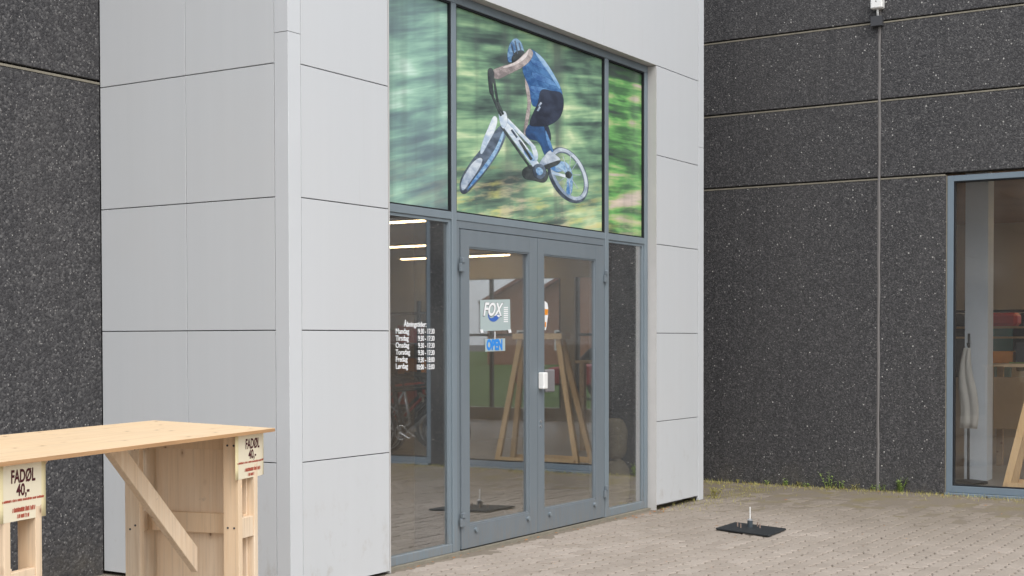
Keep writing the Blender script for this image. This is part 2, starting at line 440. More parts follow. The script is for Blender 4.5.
def text(name, body, size, org, ux, uz, mat, parent, sx=1, bold=0, align='LEFT', ext=.0006, shear=0):
    cu = bpy.data.curves.new('txt', 'FONT'); cu.body = body; cu.size = size; cu.align_x = align; cu.extrude = ext; cu.offset = bold; cu.shear = shear
    cu.resolution_u = 3
    t = bpy.data.objects.new('txt', cu); COL.objects.link(t)
    dg = bpy.context.evaluated_depsgraph_get()
    me = bpy.data.meshes.new_from_object(t.evaluated_get(dg)); bpy.data.objects.remove(t)
    ux = Vector(ux); uz = Vector(uz); uy = ux.cross(uz)
    for v in me.vertices:
        c = v.co.copy(); v.co = Vector(org) + ux*(c.x*sx) + uz*c.y + uy*(-c.z)
    me.materials.clear(); me.materials.append(MAT[mat]); me.name = name
    o = bpy.data.objects.new(name, me); COL.objects.link(o)
    if parent: adopt(o, parent)
    return o

# ------------------------------------------------------------------ ground
WX = 7.52          # plane of the dark wing wall
MY = 1.625         # plane of the dark main wall
g = MB(); g.box((-400, -400, -.5), (400, 400, -.06)); struct(g.build('ground', 'asphalt'))
lw = MB(); lw.box((17.5, -120, -.06), (160, 60, -.03)); struct(lw.build('lawn', 'lawn'))

pav = struct(bpy.data.objects.new('paving', None)); COL.objects.link(pav)
# sand between and, towards the walls, over the pavers
NX, NY, X0, X1, Y0, Y1 = 140, 100, -7.0, WX+.05, -8.5, MY+.02
sv = []; sf = []
from mathutils import noise as mnoise
for j in range(NY+1):
    for i in range(NX+1):
        x = X0+(X1-X0)*i/NX; y = Y0+(Y1-Y0)*j/NY
        n = mnoise.fractal(Vector((x*1.1, y*1.1, 3)), 1, 2, 4)
        k = max(0, min(1, (x-4.4)/2.8)); k = k*k*(3-2*k)
        z = -.0075 + .0095*k + .0035*n
        if 0 < x < 5.96 and y > -.12: z = min(z+.004, -.002)
        edge = max(0, 1-(WX-x)/.12); z += .012*edge*(0.6+n)
        sv.append((x, y, min(z, .012)))
for j in range(NY):
    for i in range(NX):
        a = j*(NX+1)+i; sf.append((a, a+1, a+NX+2, a+NX+1))
me = bpy.data.meshes.new('joint_sand'); me.from_pydata(sv, [], sf); me.materials.append(MAT['sand'])
me.polygons.foreach_set('use_smooth', [True]*len(me.polygons))
o = bpy.data.objects.new('joint_sand', me); COL.objects.link(o); adopt(o, pav); o['kind'] = 'stuff'
# zigzag concrete stones
PL, PW, ZG, CH, TH = .225, .1125, .013, .006, .05
def paver_outline(ins):
    j = .003+ins
    lo = [(-PL/2+PL*k/4, -PW/2 + (ZG if k % 2 else -ZG)) for k in range(5)]
    hi = [(-PL/2+PL*k/4, PW/2 + (ZG if k % 2 else -ZG)) for k in range(4, -1, -1)]
    out = []
    for x, y in lo: out.append((x + (j if x < -PL/2+.001 else -j if x > PL/2-.001 else 0), y+j))
    for x, y in hi: out.append((x + (j if x < -PL/2+.001 else -j if x > PL/2-.001 else 0), y-j))
    return out
O1, O2 = paver_outline(0), paver_outline(CH)
def paver_geo(V, Fc, cx, cy, dz, tx, ty):
    i = len(V); n = 10
    V += [(cx+x, cy+y, -TH) for x, y in O1] + [(cx+x, cy+y, dz-.005+tx*x+ty*y) for x, y in O1] + [(cx+x, cy+y, dz+tx*x+ty*y) for x, y in O2]
    Fc.append(tuple(i+2*n+k for k in range(n)))
    for k in range(n):
        k2 = (k+1) % n
        Fc.append((i+n+k, i+n+k2, i+2*n+k2, i+2*n+k)); Fc.append((i+k, i+k2, i+n+k2, i+n+k))
V0, F0 = [], []; paver_geo(V0, F0, 0, 0, 0, 0, 0)
pm = bpy.data.meshes.new('paver'); pm.from_pydata(V0, [], F0); pm.materials.append(MAT['paver'])
cells = []
row = 0; y = Y0
while y < MY-.05:
    x = X0 + (PL/2 if row % 2 else 0)
    while x < WX-.1:
        if not (-.06 < x < 6.02 and y > .02): cells.append((x, y))
        x += PL
    y += PW; row += 1
def seen(c):
    u, v, z = project((c[0], c[1], 0)); return 396 < u < 1020 and v < 572 and z > 0
vis = sorted([c for c in cells if seen(c)], key=lambda c: (Vector((c[0], c[1], 0))-CAM).length)
near = set(vis[:300]); V, Fc = [], []
rp = random.Random(3)
for c in cells:
    dz = rp.uniform(-.004, .003); tx, ty = rp.gauss(0, .012), rp.gauss(0, .018)
    if c in near:
        o = bpy.data.objects.new('paver', pm); COL.objects.link(o); o.parent = pav; o.location = (c[0], c[1], dz); o.rotation_euler = (ty, -tx, rp.gauss(0, .008))
    else: paver_geo(V, Fc, c[0], c[1], dz, tx, ty)
me = bpy.data.meshes.new('pavers_beyond'); me.from_pydata(V, [], Fc); me.materials.append(MAT['paver'])
o = bpy.data.objects.new('paver_field', me); COL.objects.link(o); o.parent = pav; o['kind'] = 'stuff'

# ------------------------------------------------------------------ entrance block
A, B, E2, L = .99, 4.93, 5.958, MY
HT = 6.3
eb = thing('entrance_block', 'light grey panelled entrance block with glazed double doors and tall window', 'building', (3, 0, 0))
JT, JV = .003, .0022
def panel_front(x0, x1, z0, z1): Bx('facade_panel', (x0+JV, 0, z0+JT), (x1-JV, .02, z1-JT), 'panel', eb, .0015)
def panel_left(y0, y1, z0, z1): Bx('facade_panel', (0, y0+JV, z0+JT), (.02, y1-JV, z1-JT), 'panel', eb, .0015)
def panel_right(y0, y1, z0, z1): Bx('facade_panel', (E2-.02, y0+JV, z0+JT), (E2, y1-JV, z1-JT), 'panel', eb, .0015)
zs = [.015, .8, 1.6, 2.4, 3.2, 4.0, 4.8, 5.6, HT]
ct = .114; XE = 5.838; YV = .846
for k in range(8):
    z0, z1 = zs[k], zs[k+1]
    if z1 <= 4.01:
        panel_front(ct, A-.012, z0, z1); panel_front(B+.012, XE, z0+(.028 if k == 0 else 0), z1)
    else:
        for x0, x1 in ((ct, 2.05), (2.05, 3.95), (3.95, XE)): panel_front(x0, x1, z0, z1)
    panel_left(.109, YV, z0, z1); panel_left(YV, L, z0, z1)
    panel_right(ct, L, z0, z1)
# corner trims, folded sheet, with seams at 3.38
def trim_L(z0, z1):
    P = [(-.002, -.002), (ct-.003, -.002), (ct-.003, .018), (.018, .018), (.018, .106), (-.002, .106)]
    MB().prism([(x, y, z0) for x, y in P], (0, 0, z1-z0)).build('corner_trim', 'panel_trim', eb, bevel=.0015)
    P = [(E2+.002, -.002), (XE+.003, -.002), (XE+.003, .018), (E2-.018, .018), (E2-.018, .11), (E2+.002, .11)]
    MB().prism([(x, y, z0) for x, y in P], (0, 0, z1-z0)).build('corner_trim', 'panel_trim', eb, bevel=.0015)
trim_L(.0, 3.376); trim_L(3.379, HT)
# jamb trims and head reveal of the opening
Bx('jamb', (A-.012, -.001, .0), (A, .16, 3.996), 'reveal', eb); Bx('jamb', (B, -.001, .0), (B+.012, .16, 3.996), 'reveal', eb)
Bx('head_reveal', (A-.012, -.001, 4.0), (B+.012, .16, 4.004), 'reveal', eb)
bk = MB()      # wall core behind the panels
bk.box((.022, .022, .02), (A-.013, .16, HT-.01)); bk.box((B+.013, .022, .04), (E2-.022, .16, HT-.01)); bk.box((A-.0125, .022, 4.005), (B+.0125, .16, HT-.01))
bk.box((.022, .161, .02), (.16, L+.05, HT-.01)); bk.box((E2-.16, .161, .02), (E2-.022, L+.05, HT-.01))
bk.build('wall_core', 'backing', eb)
Bx('roof', (.0, .0, HT), (E2, L, HT+.06), 'panel_trim', eb)
# aluminium frame. Face plane Y=.08
FY, FB = .08, .145
M1, M2 = (1.828, 1.886), (4.122, 4.184)
Bx('mullion', (M1[0], FY, .02), (M1[1], FB, 3.936), 'frame', eb, .003)
Bx('mullion', (M2[0], FY, .02), (M2[1], FB, 3.936), 'frame', eb, .003)
Bx('frame_post', (A, FY, .02), (A+.06, FB, 3.936), 'frame', eb, .003)
Bx('frame_post', (B-.062, FY, .02), (B-.001, FB, 3.936), 'frame', eb, .003)
Bx('frame_head', (A, FY, 3.937), (B-.001, FB, 3.999), 'frame', eb, .003)
bays = ((A+.0605, M1[0]-.0005), (M1[1]+.0005, M2[0]-.0005), (M2[1]+.0005, B-.0625))
for x0, x1 in bays: Bx('transom', (x0, FY+.002, 2.397), (x1, FB, 2.452), 'frame', eb, .003)
# dark posts behind the side lights, put in for bands of reflected wing wall
for x0 in (M1[0]+.002, B-.060): Bx('reflection_post', (x0, FB+.001, .03), (x0+.054, .42, 2.60), 'dark_frame', eb)
def tilted_pane(x0, x1, y, z0, z1, tilt):
    d = math.tan(tilt)*(x1-x0)/2; th = .006      # pane sitting slightly skew in its bead
    return MB().hexa([(x0, y+d, z0), (x1, y-d, z0), (x1, y-d+th, z0), (x0, y+d+th, z0), (x0, y+d, z1), (x1, y-d, z1), (x1, y-d+th, z1), (x0, y+d+th, z1)]).build('glass_pane', 'glass')
def side_light(x0, x1, z0, z1, tilt=0):
    w = MB(); w.box((x0, FY+.004, .02), (x1, FB, z0)); f = w.build('window', 'frame', eb, bevel=.003)
    f['label'] = 'blue-grey sill bar of a narrow side window'
    b = MB()
    b.box((x1-.03, FY+.012, z0+.001), (x1-.001, FB-.01, z1)); b.box((x0+.001, FY+.012, z0+.001), (x0+.02, FB-.01, z1)); b.box((x0+.02, FY+.012, z1-.02), (x1-.03, FB-.01, z1-.001))
    adopt(b.build('glazing_bead', 'frame', None), f)
    gl = tilted_pane(x0+.02, x1-.03, FY+.030, z0, z1-.02, tilt); adopt(gl, f)
side_light(bays[0][0], bays[0][1], .082, 2.396); side_light(bays[2][0], bays[2][1], .085, 2.396, R(1.3))
# upper lights behind the print
for (x0, x1) in bays:
    gk = MB(); z0, z1 = 2.453, 3.936
    gk.box((x0, FY+.008, z0), (x0+.012, FB, z1)); gk.box((x1-.012, FY+.008, z0), (x1, FB, z1)); gk.box((x0+.012, FY+.008, z1-.012), (x1-.012, FB, z1)); gk.box((x0+.012, FY+.008, z0), (x1-.012, FB, z0+.01))
    gk.build('gasket', 'gasket', eb)
    Bx('upper_glass', (x0+.0125, FY+.03, z0+.0105), (x1-.0125, FY+.036, z1-.0125), 'backing', eb)
# door frame and leaves
df = MB(); df.box((M1[1]+.001, FY+.006, .02), (M1[1]+.040, FB, 2.396)); df.box((M2[0]-.026, FY+.006, .02), (M2[0]-.001, FB, 2.396)); df.box((M1[1]+.040, FY+.006, 2.342), (M2[0]-.026, FB, 2.396))
df.build('door_frame', 'door_frame', eb, bevel=.002)
def leaf(x0, x1, gx0, gx1, tilt=0):
    z0, z1, g0, g1 = .03, 2.336, .192, 2.216; y0, y1 = FY-.004, FB-.005
    d = MB(); d.box((x0, y0, z0), (gx0, y1, z1)); d.box((gx1, y0, z0), (x1, y1, z1)); d.box((gx0, y0+.0005, g1), (gx1, y1, z1)); d.box((gx0, y0+.0005, z0), (gx1, y1, g0))
    dd = d.build('door', 'door_frame', eb)
    dd['label'] = 'blue-grey framed glass door leaf'
    b = MB(); t = .012
    b.box((gx0, y0+.006, g0), (gx0+t, y1-.01, g1)); b.box((gx1-t, y0+.006, g0), (gx1, y1-.01, g1)); b.box((gx0+t, y0+.006, g1-t), (gx1-t, y1-.01, g1)); b.box((gx0+t, y0+.006, g0), (gx1-t, y1-.01, g0+t))
    adopt(b.build('glazing_bead', 'door_frame'), dd)
    adopt(tilted_pane(gx0+t, gx1-t, y0+.026, g0+t, g1-t, tilt), dd)
    for cx in (gx0+.075, gx1-.03):
        adopt(MB().tube([(cx, y0-.018, .153), (cx, y0, .153)], .017, 12).build('screw_cap', 'frame', smooth=False), dd)
    adopt(Bx('brush_strip', (x0+.02, y0+.01, .012), (x1-.02, y1-.02, z0-.001), 'black'), dd)
    return dd, y0
d1, DY = leaf(1.930, 2.992, 2.035, 2.872)
d2, _ = leaf(2.997, 4.093, 3.095, 3.945, R(.9))
def hinge(x, z, dd):
    adopt(MB().box((x-.026, DY-.022, z-.05), (x+.024, DY-.001, z+.012)).box((x-.012, DY-.03, z+.013), (x+.022, DY-.001, z+.05)).build('hinge', 'door_frame', bevel=.003), dd)
for z in (2.08, .245): hinge(1.925, z, d1); hinge(4.10, z, d2)
adopt(MB().box((3.000, DY-.055, 1.155), (3.062, DY-.001, 1.285)).build('handle', 'white_plastic', bevel=.006), d2)
adopt(MB().box((3.105, DY-.012, 1.125), (3.245, DY+.024, 1.305)).build('lock_plate', 'grey_plastic', bevel=.008), d2)
for z in (.86, .90): adopt(MB().tube([(3.035, DY-.008, z), (3.035, DY, z)], .010, 10).build('lock_cylinder', 'steel'), d2)
Bx('threshold', (A+.001, FY-.03, -.03), (B-.001, FB, .019), 'tan_lip', eb)

# ------------------------------------------------------------------ dark walls
def wall_x(name, label, x0, x1, y, segs):   # wall in plane Y=y facing -Y
    t = thing(name, label, 'wall', ((x0+x1)/2, y, 0)); return t
JH = (3.165, 3.95, 4.735, 5.52)
def horiz_joint(t, p0, p1, z, axis):
    pass
def dark_run(t, axis, plane, s0, s1, zlist, top, thick=.18, cut=None):
    """panels on plane (axis 'x': plane X=plane facing -X, runs along Y; 'y': plane Y facing -Y, runs along X)"""
    zz = [0.0]+list(zlist)+[top]
    for k in range(len(zz)-1):
        z0, z1 = zz[k], zz[k+1]
        lo = z0 + (.014 if k else -.05); hi = z1-(.016 if k < len(zz)-2 else 0)
        a, b = (plane, s0), (plane+thick, s1)
        def mk(q0, q1, w0, w1):
            return ((q0, w0), (q1, w1)) if axis == 'x' else ((w0, q0), (w1, q1))
        (ax, ay), (bx, by) = mk(plane, plane+thick, s0, s1)
        Bx('concrete_panel', (ax, ay, lo), (bx, by, hi), 'agg', t, .004)
        if k:
            (ax, ay), (bx, by) = mk(plane-.003, plane+.06, s0+.002, s1-.002)
            Bx('joint_lip', (ax, ay, z0-.0155), (bx, by, z0-.001), 'tan_lip', t)
            (ax, ay), (bx, by) = mk(plane+.045, plane+.06, s0+.002, s1-.002)
            Bx('joint_seal', (ax, ay, z0-.0005), (bx, by, z0+.0135), 'backing', t)
mw = thing('main_wall', 'dark pebble-dash concrete wall set back left of the grey block', 'wall', (-6, MY, 0))
dark_run(mw, 'y', MY, -7.2, -.003, (3.235, 4.02, 4.8), HT-.1); dark_run(mw, 'y', MY, -14, -7.23, (3.235, 4.02, 4.8), HT-.1)
lk = thing('link_wall', 'short dark concrete wall hidden in the corner behind the grey block', 'wall', (6.7, MY, 0))
dark_run(lk, 'y', MY, E2+.003, WX-.003, (3.165, 3.95, 4.735), HT-.1)
ww = thing('wing_wall', 'dark pebble-dash concrete wing wall right of the grey block with large window', 'wall', (WX, -3, 0))
VJ, WS, WE, WT = -1.222, -1.892, -3.86, 3.165
W2S, W2E, WEND = -4.12, -6.6, -13.2
# left column of panels (full height), right column with the windows
dark_run(ww, 'x', WX, VJ+.014, MY+.2, JH[:3], HT-.1)
for k, (z0, z1) in enumerate(((3.165, 3.95), (3.95, 4.735), (4.735, HT-.1))):
    Bx('concrete_panel', (WX, W2E, z0+.014), (WX+.18, VJ-.014, z1-(.016 if k < 2 else 0)), 'agg', ww, .004)
    Bx('joint_lip', (WX-.003, W2E+.002 if k else WS+.012, z0-.0155), (WX+.06, VJ-.016, z0-.001), 'tan_lip', ww)
    Bx('joint_seal', (WX+.045, W2E+.002 if k else WS+.012, z0-.0005), (WX+.06, VJ-.016, z0+.0135), 'backing', ww)
Bx('concrete_panel', (WX, WS, -.05), (WX+.18, VJ-.014, WT-.016), 'agg', ww, .004)
Bx('concrete_panel', (WX, W2S, -.05), (WX+.18, WE, WT-.016), 'agg', ww, .004)
dark_run(ww, 'x', WX, WEND, W2E-.03, JH[:3], HT-.1)
def seal(y):
    pts = []; rs = random.Random(5)
    z = 0
    mb = MB(); n = 40
    for k in range(n):
        z0 = (HT-.1)*k/n; z1 = (HT-.1)*(k+1)/n
    P = [((HT-.1)*k/n, rs.uniform(-.0025, .0025), rs.uniform(.0125, .0155)) for k in range(n+1)]
    vs = []
    for z, dy, w in P: vs += [(WX+.001, y+dy-w, z), (WX-.004, y+dy, z), (WX+.001, y+dy+w, z), (WX+.03, y+dy, z)]
    mb.v = vs
    for k in range(n):
        for j in range(4): mb.f.append((4*k+j, 4*k+(j+1) % 4, 4*k+4+(j+1) % 4, 4*k+4+j)); mb.mi.append(0)
    return mb.build('joint_sealant', 'sealant', ww)
seal(VJ)
# wing window (set 30 mm into the wall)
Bx('window_edge_seal', (WX-.002, WS-.006, .0), (WX+.05, WS-.001, WT-.016), 'tan_lip', ww)
def wing_window(wy0, wy1):
    wf = MB(); fx0, fx1 = WX+.012, WX+.09; ft = .062
    wf.box((fx0, wy1-ft, .03), (fx1, wy1-.001, WT-.018)); wf.box((fx0, wy0, .03), (fx1, wy0+ft, WT-.018))
    wf.box((fx0, wy0+ft, WT-.075), (fx1, wy1-ft, WT-.018)); wf.box((fx0, wy0+ft, .03), (fx1, wy1-ft, .095))
    wo = wf.build('window', 'wing_frame', ww, bevel=.003)
    adopt(MB().box((WX-.045, wy0-.01, -.002), (WX+.10, wy1+.0, .028)).build('window_sill', 'wing_frame', bevel=.003), wo)
    adopt(MB().box((fx0+.04, wy0+ft, .095), (fx0+.046, wy1-ft, WT-.075)).build('glass_pane', 'clear_glass'), wo)
    gk = MB(); gk.box((fx0+.01, wy1-ft-.014, .0955), (fx1-.01, wy1-ft-.0005, WT-.0755)); gk.box((fx0+.01, wy0+ft+.001, .0955), (fx1-.01, wy1-ft-.015, .107)); gk.box((fx0+.01, wy0+ft+.001, WT-.087), (fx1-.01, wy1-ft-.015, WT-.0755))
    adopt(gk.build('gasket', 'gasket'), wo)
wing_window(WE+.003, WS-.006); wing_window(W2E+.003, W2S-.003)

# sensor lamp above the joint
sl_ = thing('wall_sensor', 'small white wall sensor on a dark junction box above the vertical joint', 'sensor', (WX, -1.21, 4.7))
MB().box((WX-.07, -1.262, 4.685), (WX-.001, -1.148, 4.785)).build('junction_box', 'dark_box', sl_, bevel=.004)
MB().tube([(WX-.04, -1.215, 4.785), (WX-.05, -1.215, 4.86)], .012, 10).build('stem', 'white_plastic', sl_, smooth=True)
MB().box((WX-.10, -1.275, 4.855), (WX-.005, -1.155, 4.985)).build('sensor_head', 'white_plastic', sl_, bevel=.01)
MB().tube([(WX-.104, -1.215, 4.925), (WX-.0995, -1.215, 4.925)], .006, 8).build('lens', 'dark_box', sl_)

# ------------------------------------------------------------------ shop interior
IZ, IC, FX, BY = .015, 3.35, 16.0, 6.0
it = struct(bpy.data.objects.new('shop_interior', None)); COL.objects.link(it)
fl = MB(); fl.box((.161, .146, -.04), (E2-.161, MY+.1, IZ)); fl.box((.1, MY+.1, -.04), (FX, BY, IZ)); fl.box((WX+.181, WEND, -.04), (FX, MY+.1, IZ)); fl.box((WX+.1005, W2E, -.041), (WX+.181, W2S, IZ-.001)); fl.box((WX+.1005, WE, -.041), (WX+.181, WS, IZ-.001))
fl.build('shop_floor', 'floor_vinyl', it)
cl = MB(); cl.box((.161, .161, IC), (E2-.161, MY+.19, IC+.1)); cl.box((.1, MY+.19, IC), (FX, BY, IC+.1)); cl.box((WX+.181, WEND, IC), (FX, MY+.189, IC+.1)); cl.build('shop_ceiling', 'brown_ceiling', it)
iw = MB()
iw.box((-.1, BY, -.05), (FX+.2, BY+.2, HT-.1)); iw.box((-.1, MY+.19, -.05), (.1, BY, HT-.1)); iw.box((WX, WEND-.2, -.05), (FX+.2, WEND-.001, HT-.1))
iw.build('back_wall', 'brown_wall', it)
fwl = MB()   # far wall with shop windows
wins = [(-9.85, -7.75), (-7.45, -5.2), (-4.4, -2.0)]
ys = sorted(wins); prev = WEND
WH = 2.72
for a, b in ys: fwl.box((FX, prev, -.05), (FX+.2, a, HT-.1)); prev = b
fwl.box((FX, prev, -.05), (FX+.2, BY, HT-.1))
for a, b in ys: fwl.box((FX, a, -.05), (FX+.2, b, .25)); fwl.box((FX, a, WH), (FX+.2, b, HT-.1))
fwl.build('far_wall', 'grey_wall', it)
for a, b in wins:
    w = MB(); n = 2
    for k in range(n+1):
        yk = a+(b-a-.06)*k/n; w.box((FX+.05, yk, .251), (FX+.12, yk+.06, WH-.001))
    w.box((FX+.055, a+.06, 1.62), (FX+.115, b-.06, 1.67))
    wnd = w.build('far_window', 'dark_frame', it)
    adopt(MB().box((FX+.08, a, .252), (FX+.086, b, WH-.002)).build('glass_pane', 'clear_glass'), wnd)
rf = MB(); rf.box((-14, MY, HT-.099), (FX+.2, BY+.2, HT-.02)); rf.box((WX, WEND, HT-.098), (FX+.2, MY, HT-.021)); rf.build('flat_roof', 'dark_box', it)
Bx('column', (9.0, -1.95, IZ), (9.25, -1.71, IC-.001), 'column_blue', it)
# strip lights
slt = thing('strip_light', 'long warm ceiling strip light inside the shop', 'ceiling light', (0, 0, 0), 'warm strip lights on the shop ceiling')
MB().box((-.05, -1.25, .056), (.05, 1.25, .10)).build('housing', 'grey_plastic', slt)
MB().box((-.03, -1.23, .032), (.03, 1.23, .0555)).build('tube', 'tube_light', slt)
spots = [(8.6, -5.9), (12.5, -8.9), (15.4, -9.2), (12.5, -5.5), (15.4, -5.0), (12.5, -2.95), (15.4, -2.75), (10, 3.6), (5, 3.6)]
first = True
for x, y in spots:
    o = slt if first else copy_tree(slt); first = False; o.location = (x, y, 3.08)

# bicycles on the shop floor
def bicycle(name, label, fmat, loc, rz, group):
    t = thing(name, label, 'bicycle', loc, group, rz); r = .35
    def wheel(cx):
        ring = lambda rr: [(cx+rr*math.cos(2*math.pi*k/28), 0, r+.0+rr*math.sin(2*math.pi*k/28)) for k in range(28)]
        w = MB().tube(ring(r-.025), .025, 8, closed=True); ob = w.build('wheel', 'black'); loc_adopt(ob, t)
        q = MB().tube(ring(r-.055), .010, 6, closed=True)
        for k in range(14):
            a = 2*math.pi*k/14; q.tube([(cx, .02*(-1)**k, r), (cx+(r-.055)*math.cos(a), 0, r+(r-.055)*math.sin(a))], .0016, 4)
        q.tube([(cx, -.05, r), (cx, .05, r)], .018, 8)
        loc_adopt(q.build('rim', 'steel'), ob)
    def loc_adopt(o, p):
        o.parent = p
    wheel(-.52); wheel(.56)
    hd, hb, st, bb = (.40, 0, .92), (.44, 0, .74), (-.20, 0, .86), (-.08, 0, .32)
    f = MB()
    for a, b, rr in ((hd, hb, .024), (hd, st, .018), (hb, bb, .022), (st, bb, .018), (bb, (-.52, .05, r), .011), (bb, (-.52, -.05, r), .011), (st, (-.52, .05, r), .009), (st, (-.52, -.05, r), .009)): f.tube([a, b], rr, 8)
    loc_adopt(f.build('bicycle_frame', fmat, smooth=True), t)
    k = MB()
    for s in (-.055, .055): k.tube([(.44, s, .74), (.56, s, r)], .017, 8)
    k.tube([(.44, -.06, .74), (.44, .06, .74)], .02, 8); loc_adopt(k.build('fork', 'steel', smooth=True), t)
    h = MB().tube([hd, (.38, 0, .99), (.44, 0, 1.02)], .016, 8).tube([(.40, -.34, 1.05), (.44, -.1, 1.02), (.44, .1, 1.02), (.40, .34, 1.05)], .013, 8); loc_adopt(h.build('handlebar', 'black', smooth=True), t)
    s = MB().tube([st, (-.23, 0, .98)], .014, 8).prism([(-.36, -.07, .97), (-.36, .07, .97), (-.2, .04, .98), (-.08, .015, .98), (-.08, -.015, .98), (-.2, -.04, .98)], (0, 0, .04)); loc_adopt(s.build('saddle', 'black'), t)
    c = MB().tube([(-.08, -.08, .32), (-.08, .08, .32)], .02, 8).tube([(-.08, .07, .32), (.07, .09, .25)], .010, 6).tube([(-.08, -.07, .32), (-.23, -.09, .39)], .010, 6)
    c.tube([(-.08+.09*math.cos(a*.3142), .05, .32+.09*math.sin(a*.3142)) for a in range(20)], .006, 5, closed=True); loc_adopt(c.build('crank', 'steel'), t)
    return t
GB = 'bicycles on display in the wing'
for k, (x, y, rz, m, lab) in enumerate((
        (8.55, -5.1, R(96), 'steel', 'silver grey bicycle mirrored in the narrow left window, nearest the glass'),
        (9.1, -5.7, R(90), 'dark_box', 'dark grey bicycle second in the row mirrored in the left window'),
        (9.7, -6.2, R(94), 'red', 'red framed bicycle in the row mirrored in the left window'),
        (8.25, -5.0, R(84), 'black', 'black bicycle leaning close to the pier, mirrored in the left window'),
        (8.8, -6.3, R(97), 'black', 'black bicycle at the far end of the front row in the wing'),
        (10.3, -6.7, R(92), 'dark_box', 'charcoal bicycle in the rear row of the wing display'),
        (10.9, -7.1, R(88), 'black', 'farthest black bicycle of the row mirrored in the left window'))):
    bicycle('bicycle', lab, m, (x, y, IZ), rz, GB)
# stock rack and boxes behind the bicycles
rk = thing('stock_rack', 'dark shelving rack with goods at the far side of the shop', 'shelf', (15.5, -11.4, IZ))
for y in (-12.9, -11.4, -9.95):
    for x in (15.3, 15.8): Bx('upright', (x-.03, y-.03, IZ), (x+.03, y+.03, 2.3), 'black', rk)
rr = random.Random(9)
for z in (.25, .85, 1.45, 2.05): Bx('shelf', (15.26, -12.94, z), (15.84, -9.91, z+.04), 'dark_box', rk)
for z in (.29, .89, 1.49):
    for y in (-12.8, -12.2, -11.6, -11.1, -10.5):
        o = Bx('carton', (15.35, y, z+.001), (15.75, y+rr.uniform(.3, .48), z+rr.uniform(.25, .5)), rr.choice(['cardboard', 'orange', 'black', 'red', 'grey_plastic']), None, .004)
        tag(o, 'small carton of goods standing on the dark stock rack', 'carton', 'cartons on the stock rack')
# wooden A-frame just inside the wing window
af = thing('wooden_trestle', 'pale wooden A-frame trestle standing inside the right window', 'trestle', (7.85, -2.95, IZ))
def bar(p, q, w, d, dirn, name, par, mat='frame_wood'):
    p, q, dirn = Vector(p), Vector(q), Vector(dirn).normalized(); t = (q-p).normalized(); s = t.cross(dirn).normalized()
    a, b = s*w/2, dirn*d/2
    return MB().hexa([p-a-b, p+a-b, p+a+b, p-a+b, q-a-b, q+a-b, q+a+b, q-a+b]).build(name, mat, par, bevel=.002)
bar((7.80, -2.40, IZ), (7.92, -2.74, 1.55), .07, .04, (1, 0, .1), 'leg', af); bar((7.80, -3.35, IZ), (7.92, -3.08, 1.55), .07, .04, (1, 0, .1), 'leg', af)
bar((8.16, -2.40, IZ), (8.0, -2.74, 1.55), .07, .04, (1, 0, -.1), 'leg', af); bar((8.16, -3.35, IZ), (8.0, -3.08, 1.55), .07, .04, (1, 0, -.1), 'leg', af)
Bx('top_rail', (7.86, -3.16, 1.551), (8.06, -2.66, 1.62), 'frame_wood', af); Bx('cross_rail', (7.765, -3.32, .06), (7.778, -2.43, .13), 'frame_wood', af)
Bx('cross_rail', (8.182, -3.32, .06), (8.195, -2.43, .13), 'frame_wood', af)
# work bench, boxes, helmet, bag, cloth
wb = thing('work_bench', 'plywood work bench standing inside the right window', 'table', (10.6, -1.9, IZ))
Bx('bench_top', (10.2, -3.9, 1.22), (11.0, -1.58, 1.26), 'bench_wood', wb)
for y in (-3.8, -1.65):
    for x in (10.25, 10.95): Bx('leg', (x-.035, y-.035, IZ), (x+.035, y+.035, 1.219), 'bench_wood', wb)
Bx('front_panel', (10.30, -3.7, .5), (10.32, -1.72, 1.1), 'cardboard', wb)
tag(Bx('crate', (10.35, -2.55, 1.261), (10.85, -1.95, 1.50), 'dark_box', None, .01), 'dark crate standing on the work bench behind the right window', 'crate')
tag(Bx('green_mat', (10.25, -2.65, 1.2605), (10.34, -1.9, 1.275), 'leaf', None, .002), 'narrow green strip lying along the work bench edge', 'mat')
sh = thing('display_shelf', 'open display shelf with two boards behind the work bench', 'shelf', (12, -1.8, IZ))
for y in (-3.4, -.4): Bx('upright', (11.9, y, IZ), (12.3, y+.05, 2.0), 'grey_plastic', sh)
for z in (1.55, 1.68): Bx('board', (11.88, -3.4, z), (12.3, -.36, z+.025), 'bench_wood', sh)
hm = MB().lathe([(.14, 0), (.155, .05), (.14, .12), (.09, .17), (.03, .19)], (12.05, -1.84, 1.706), 14).build('helmet', 'black', smooth=True); tag(hm, 'round black helmet on the display shelf behind the right window', 'helmet')
bg_ = MB().box((11.95, -1.62, 1.706), (12.25, -1.02, 1.88)).build('shoulder_bag', 'red', bevel=.04); tag(bg_, 'soft red bag lying on the display shelf left of the helmet', 'bag')
tb = MB().box((11.95, -2.65, 1.706), (12.25, -2.03, 1.83)).build('storage_box', 'teal', bevel=.02); tag(tb, 'teal storage box on the display shelf beside the helmet', 'box')
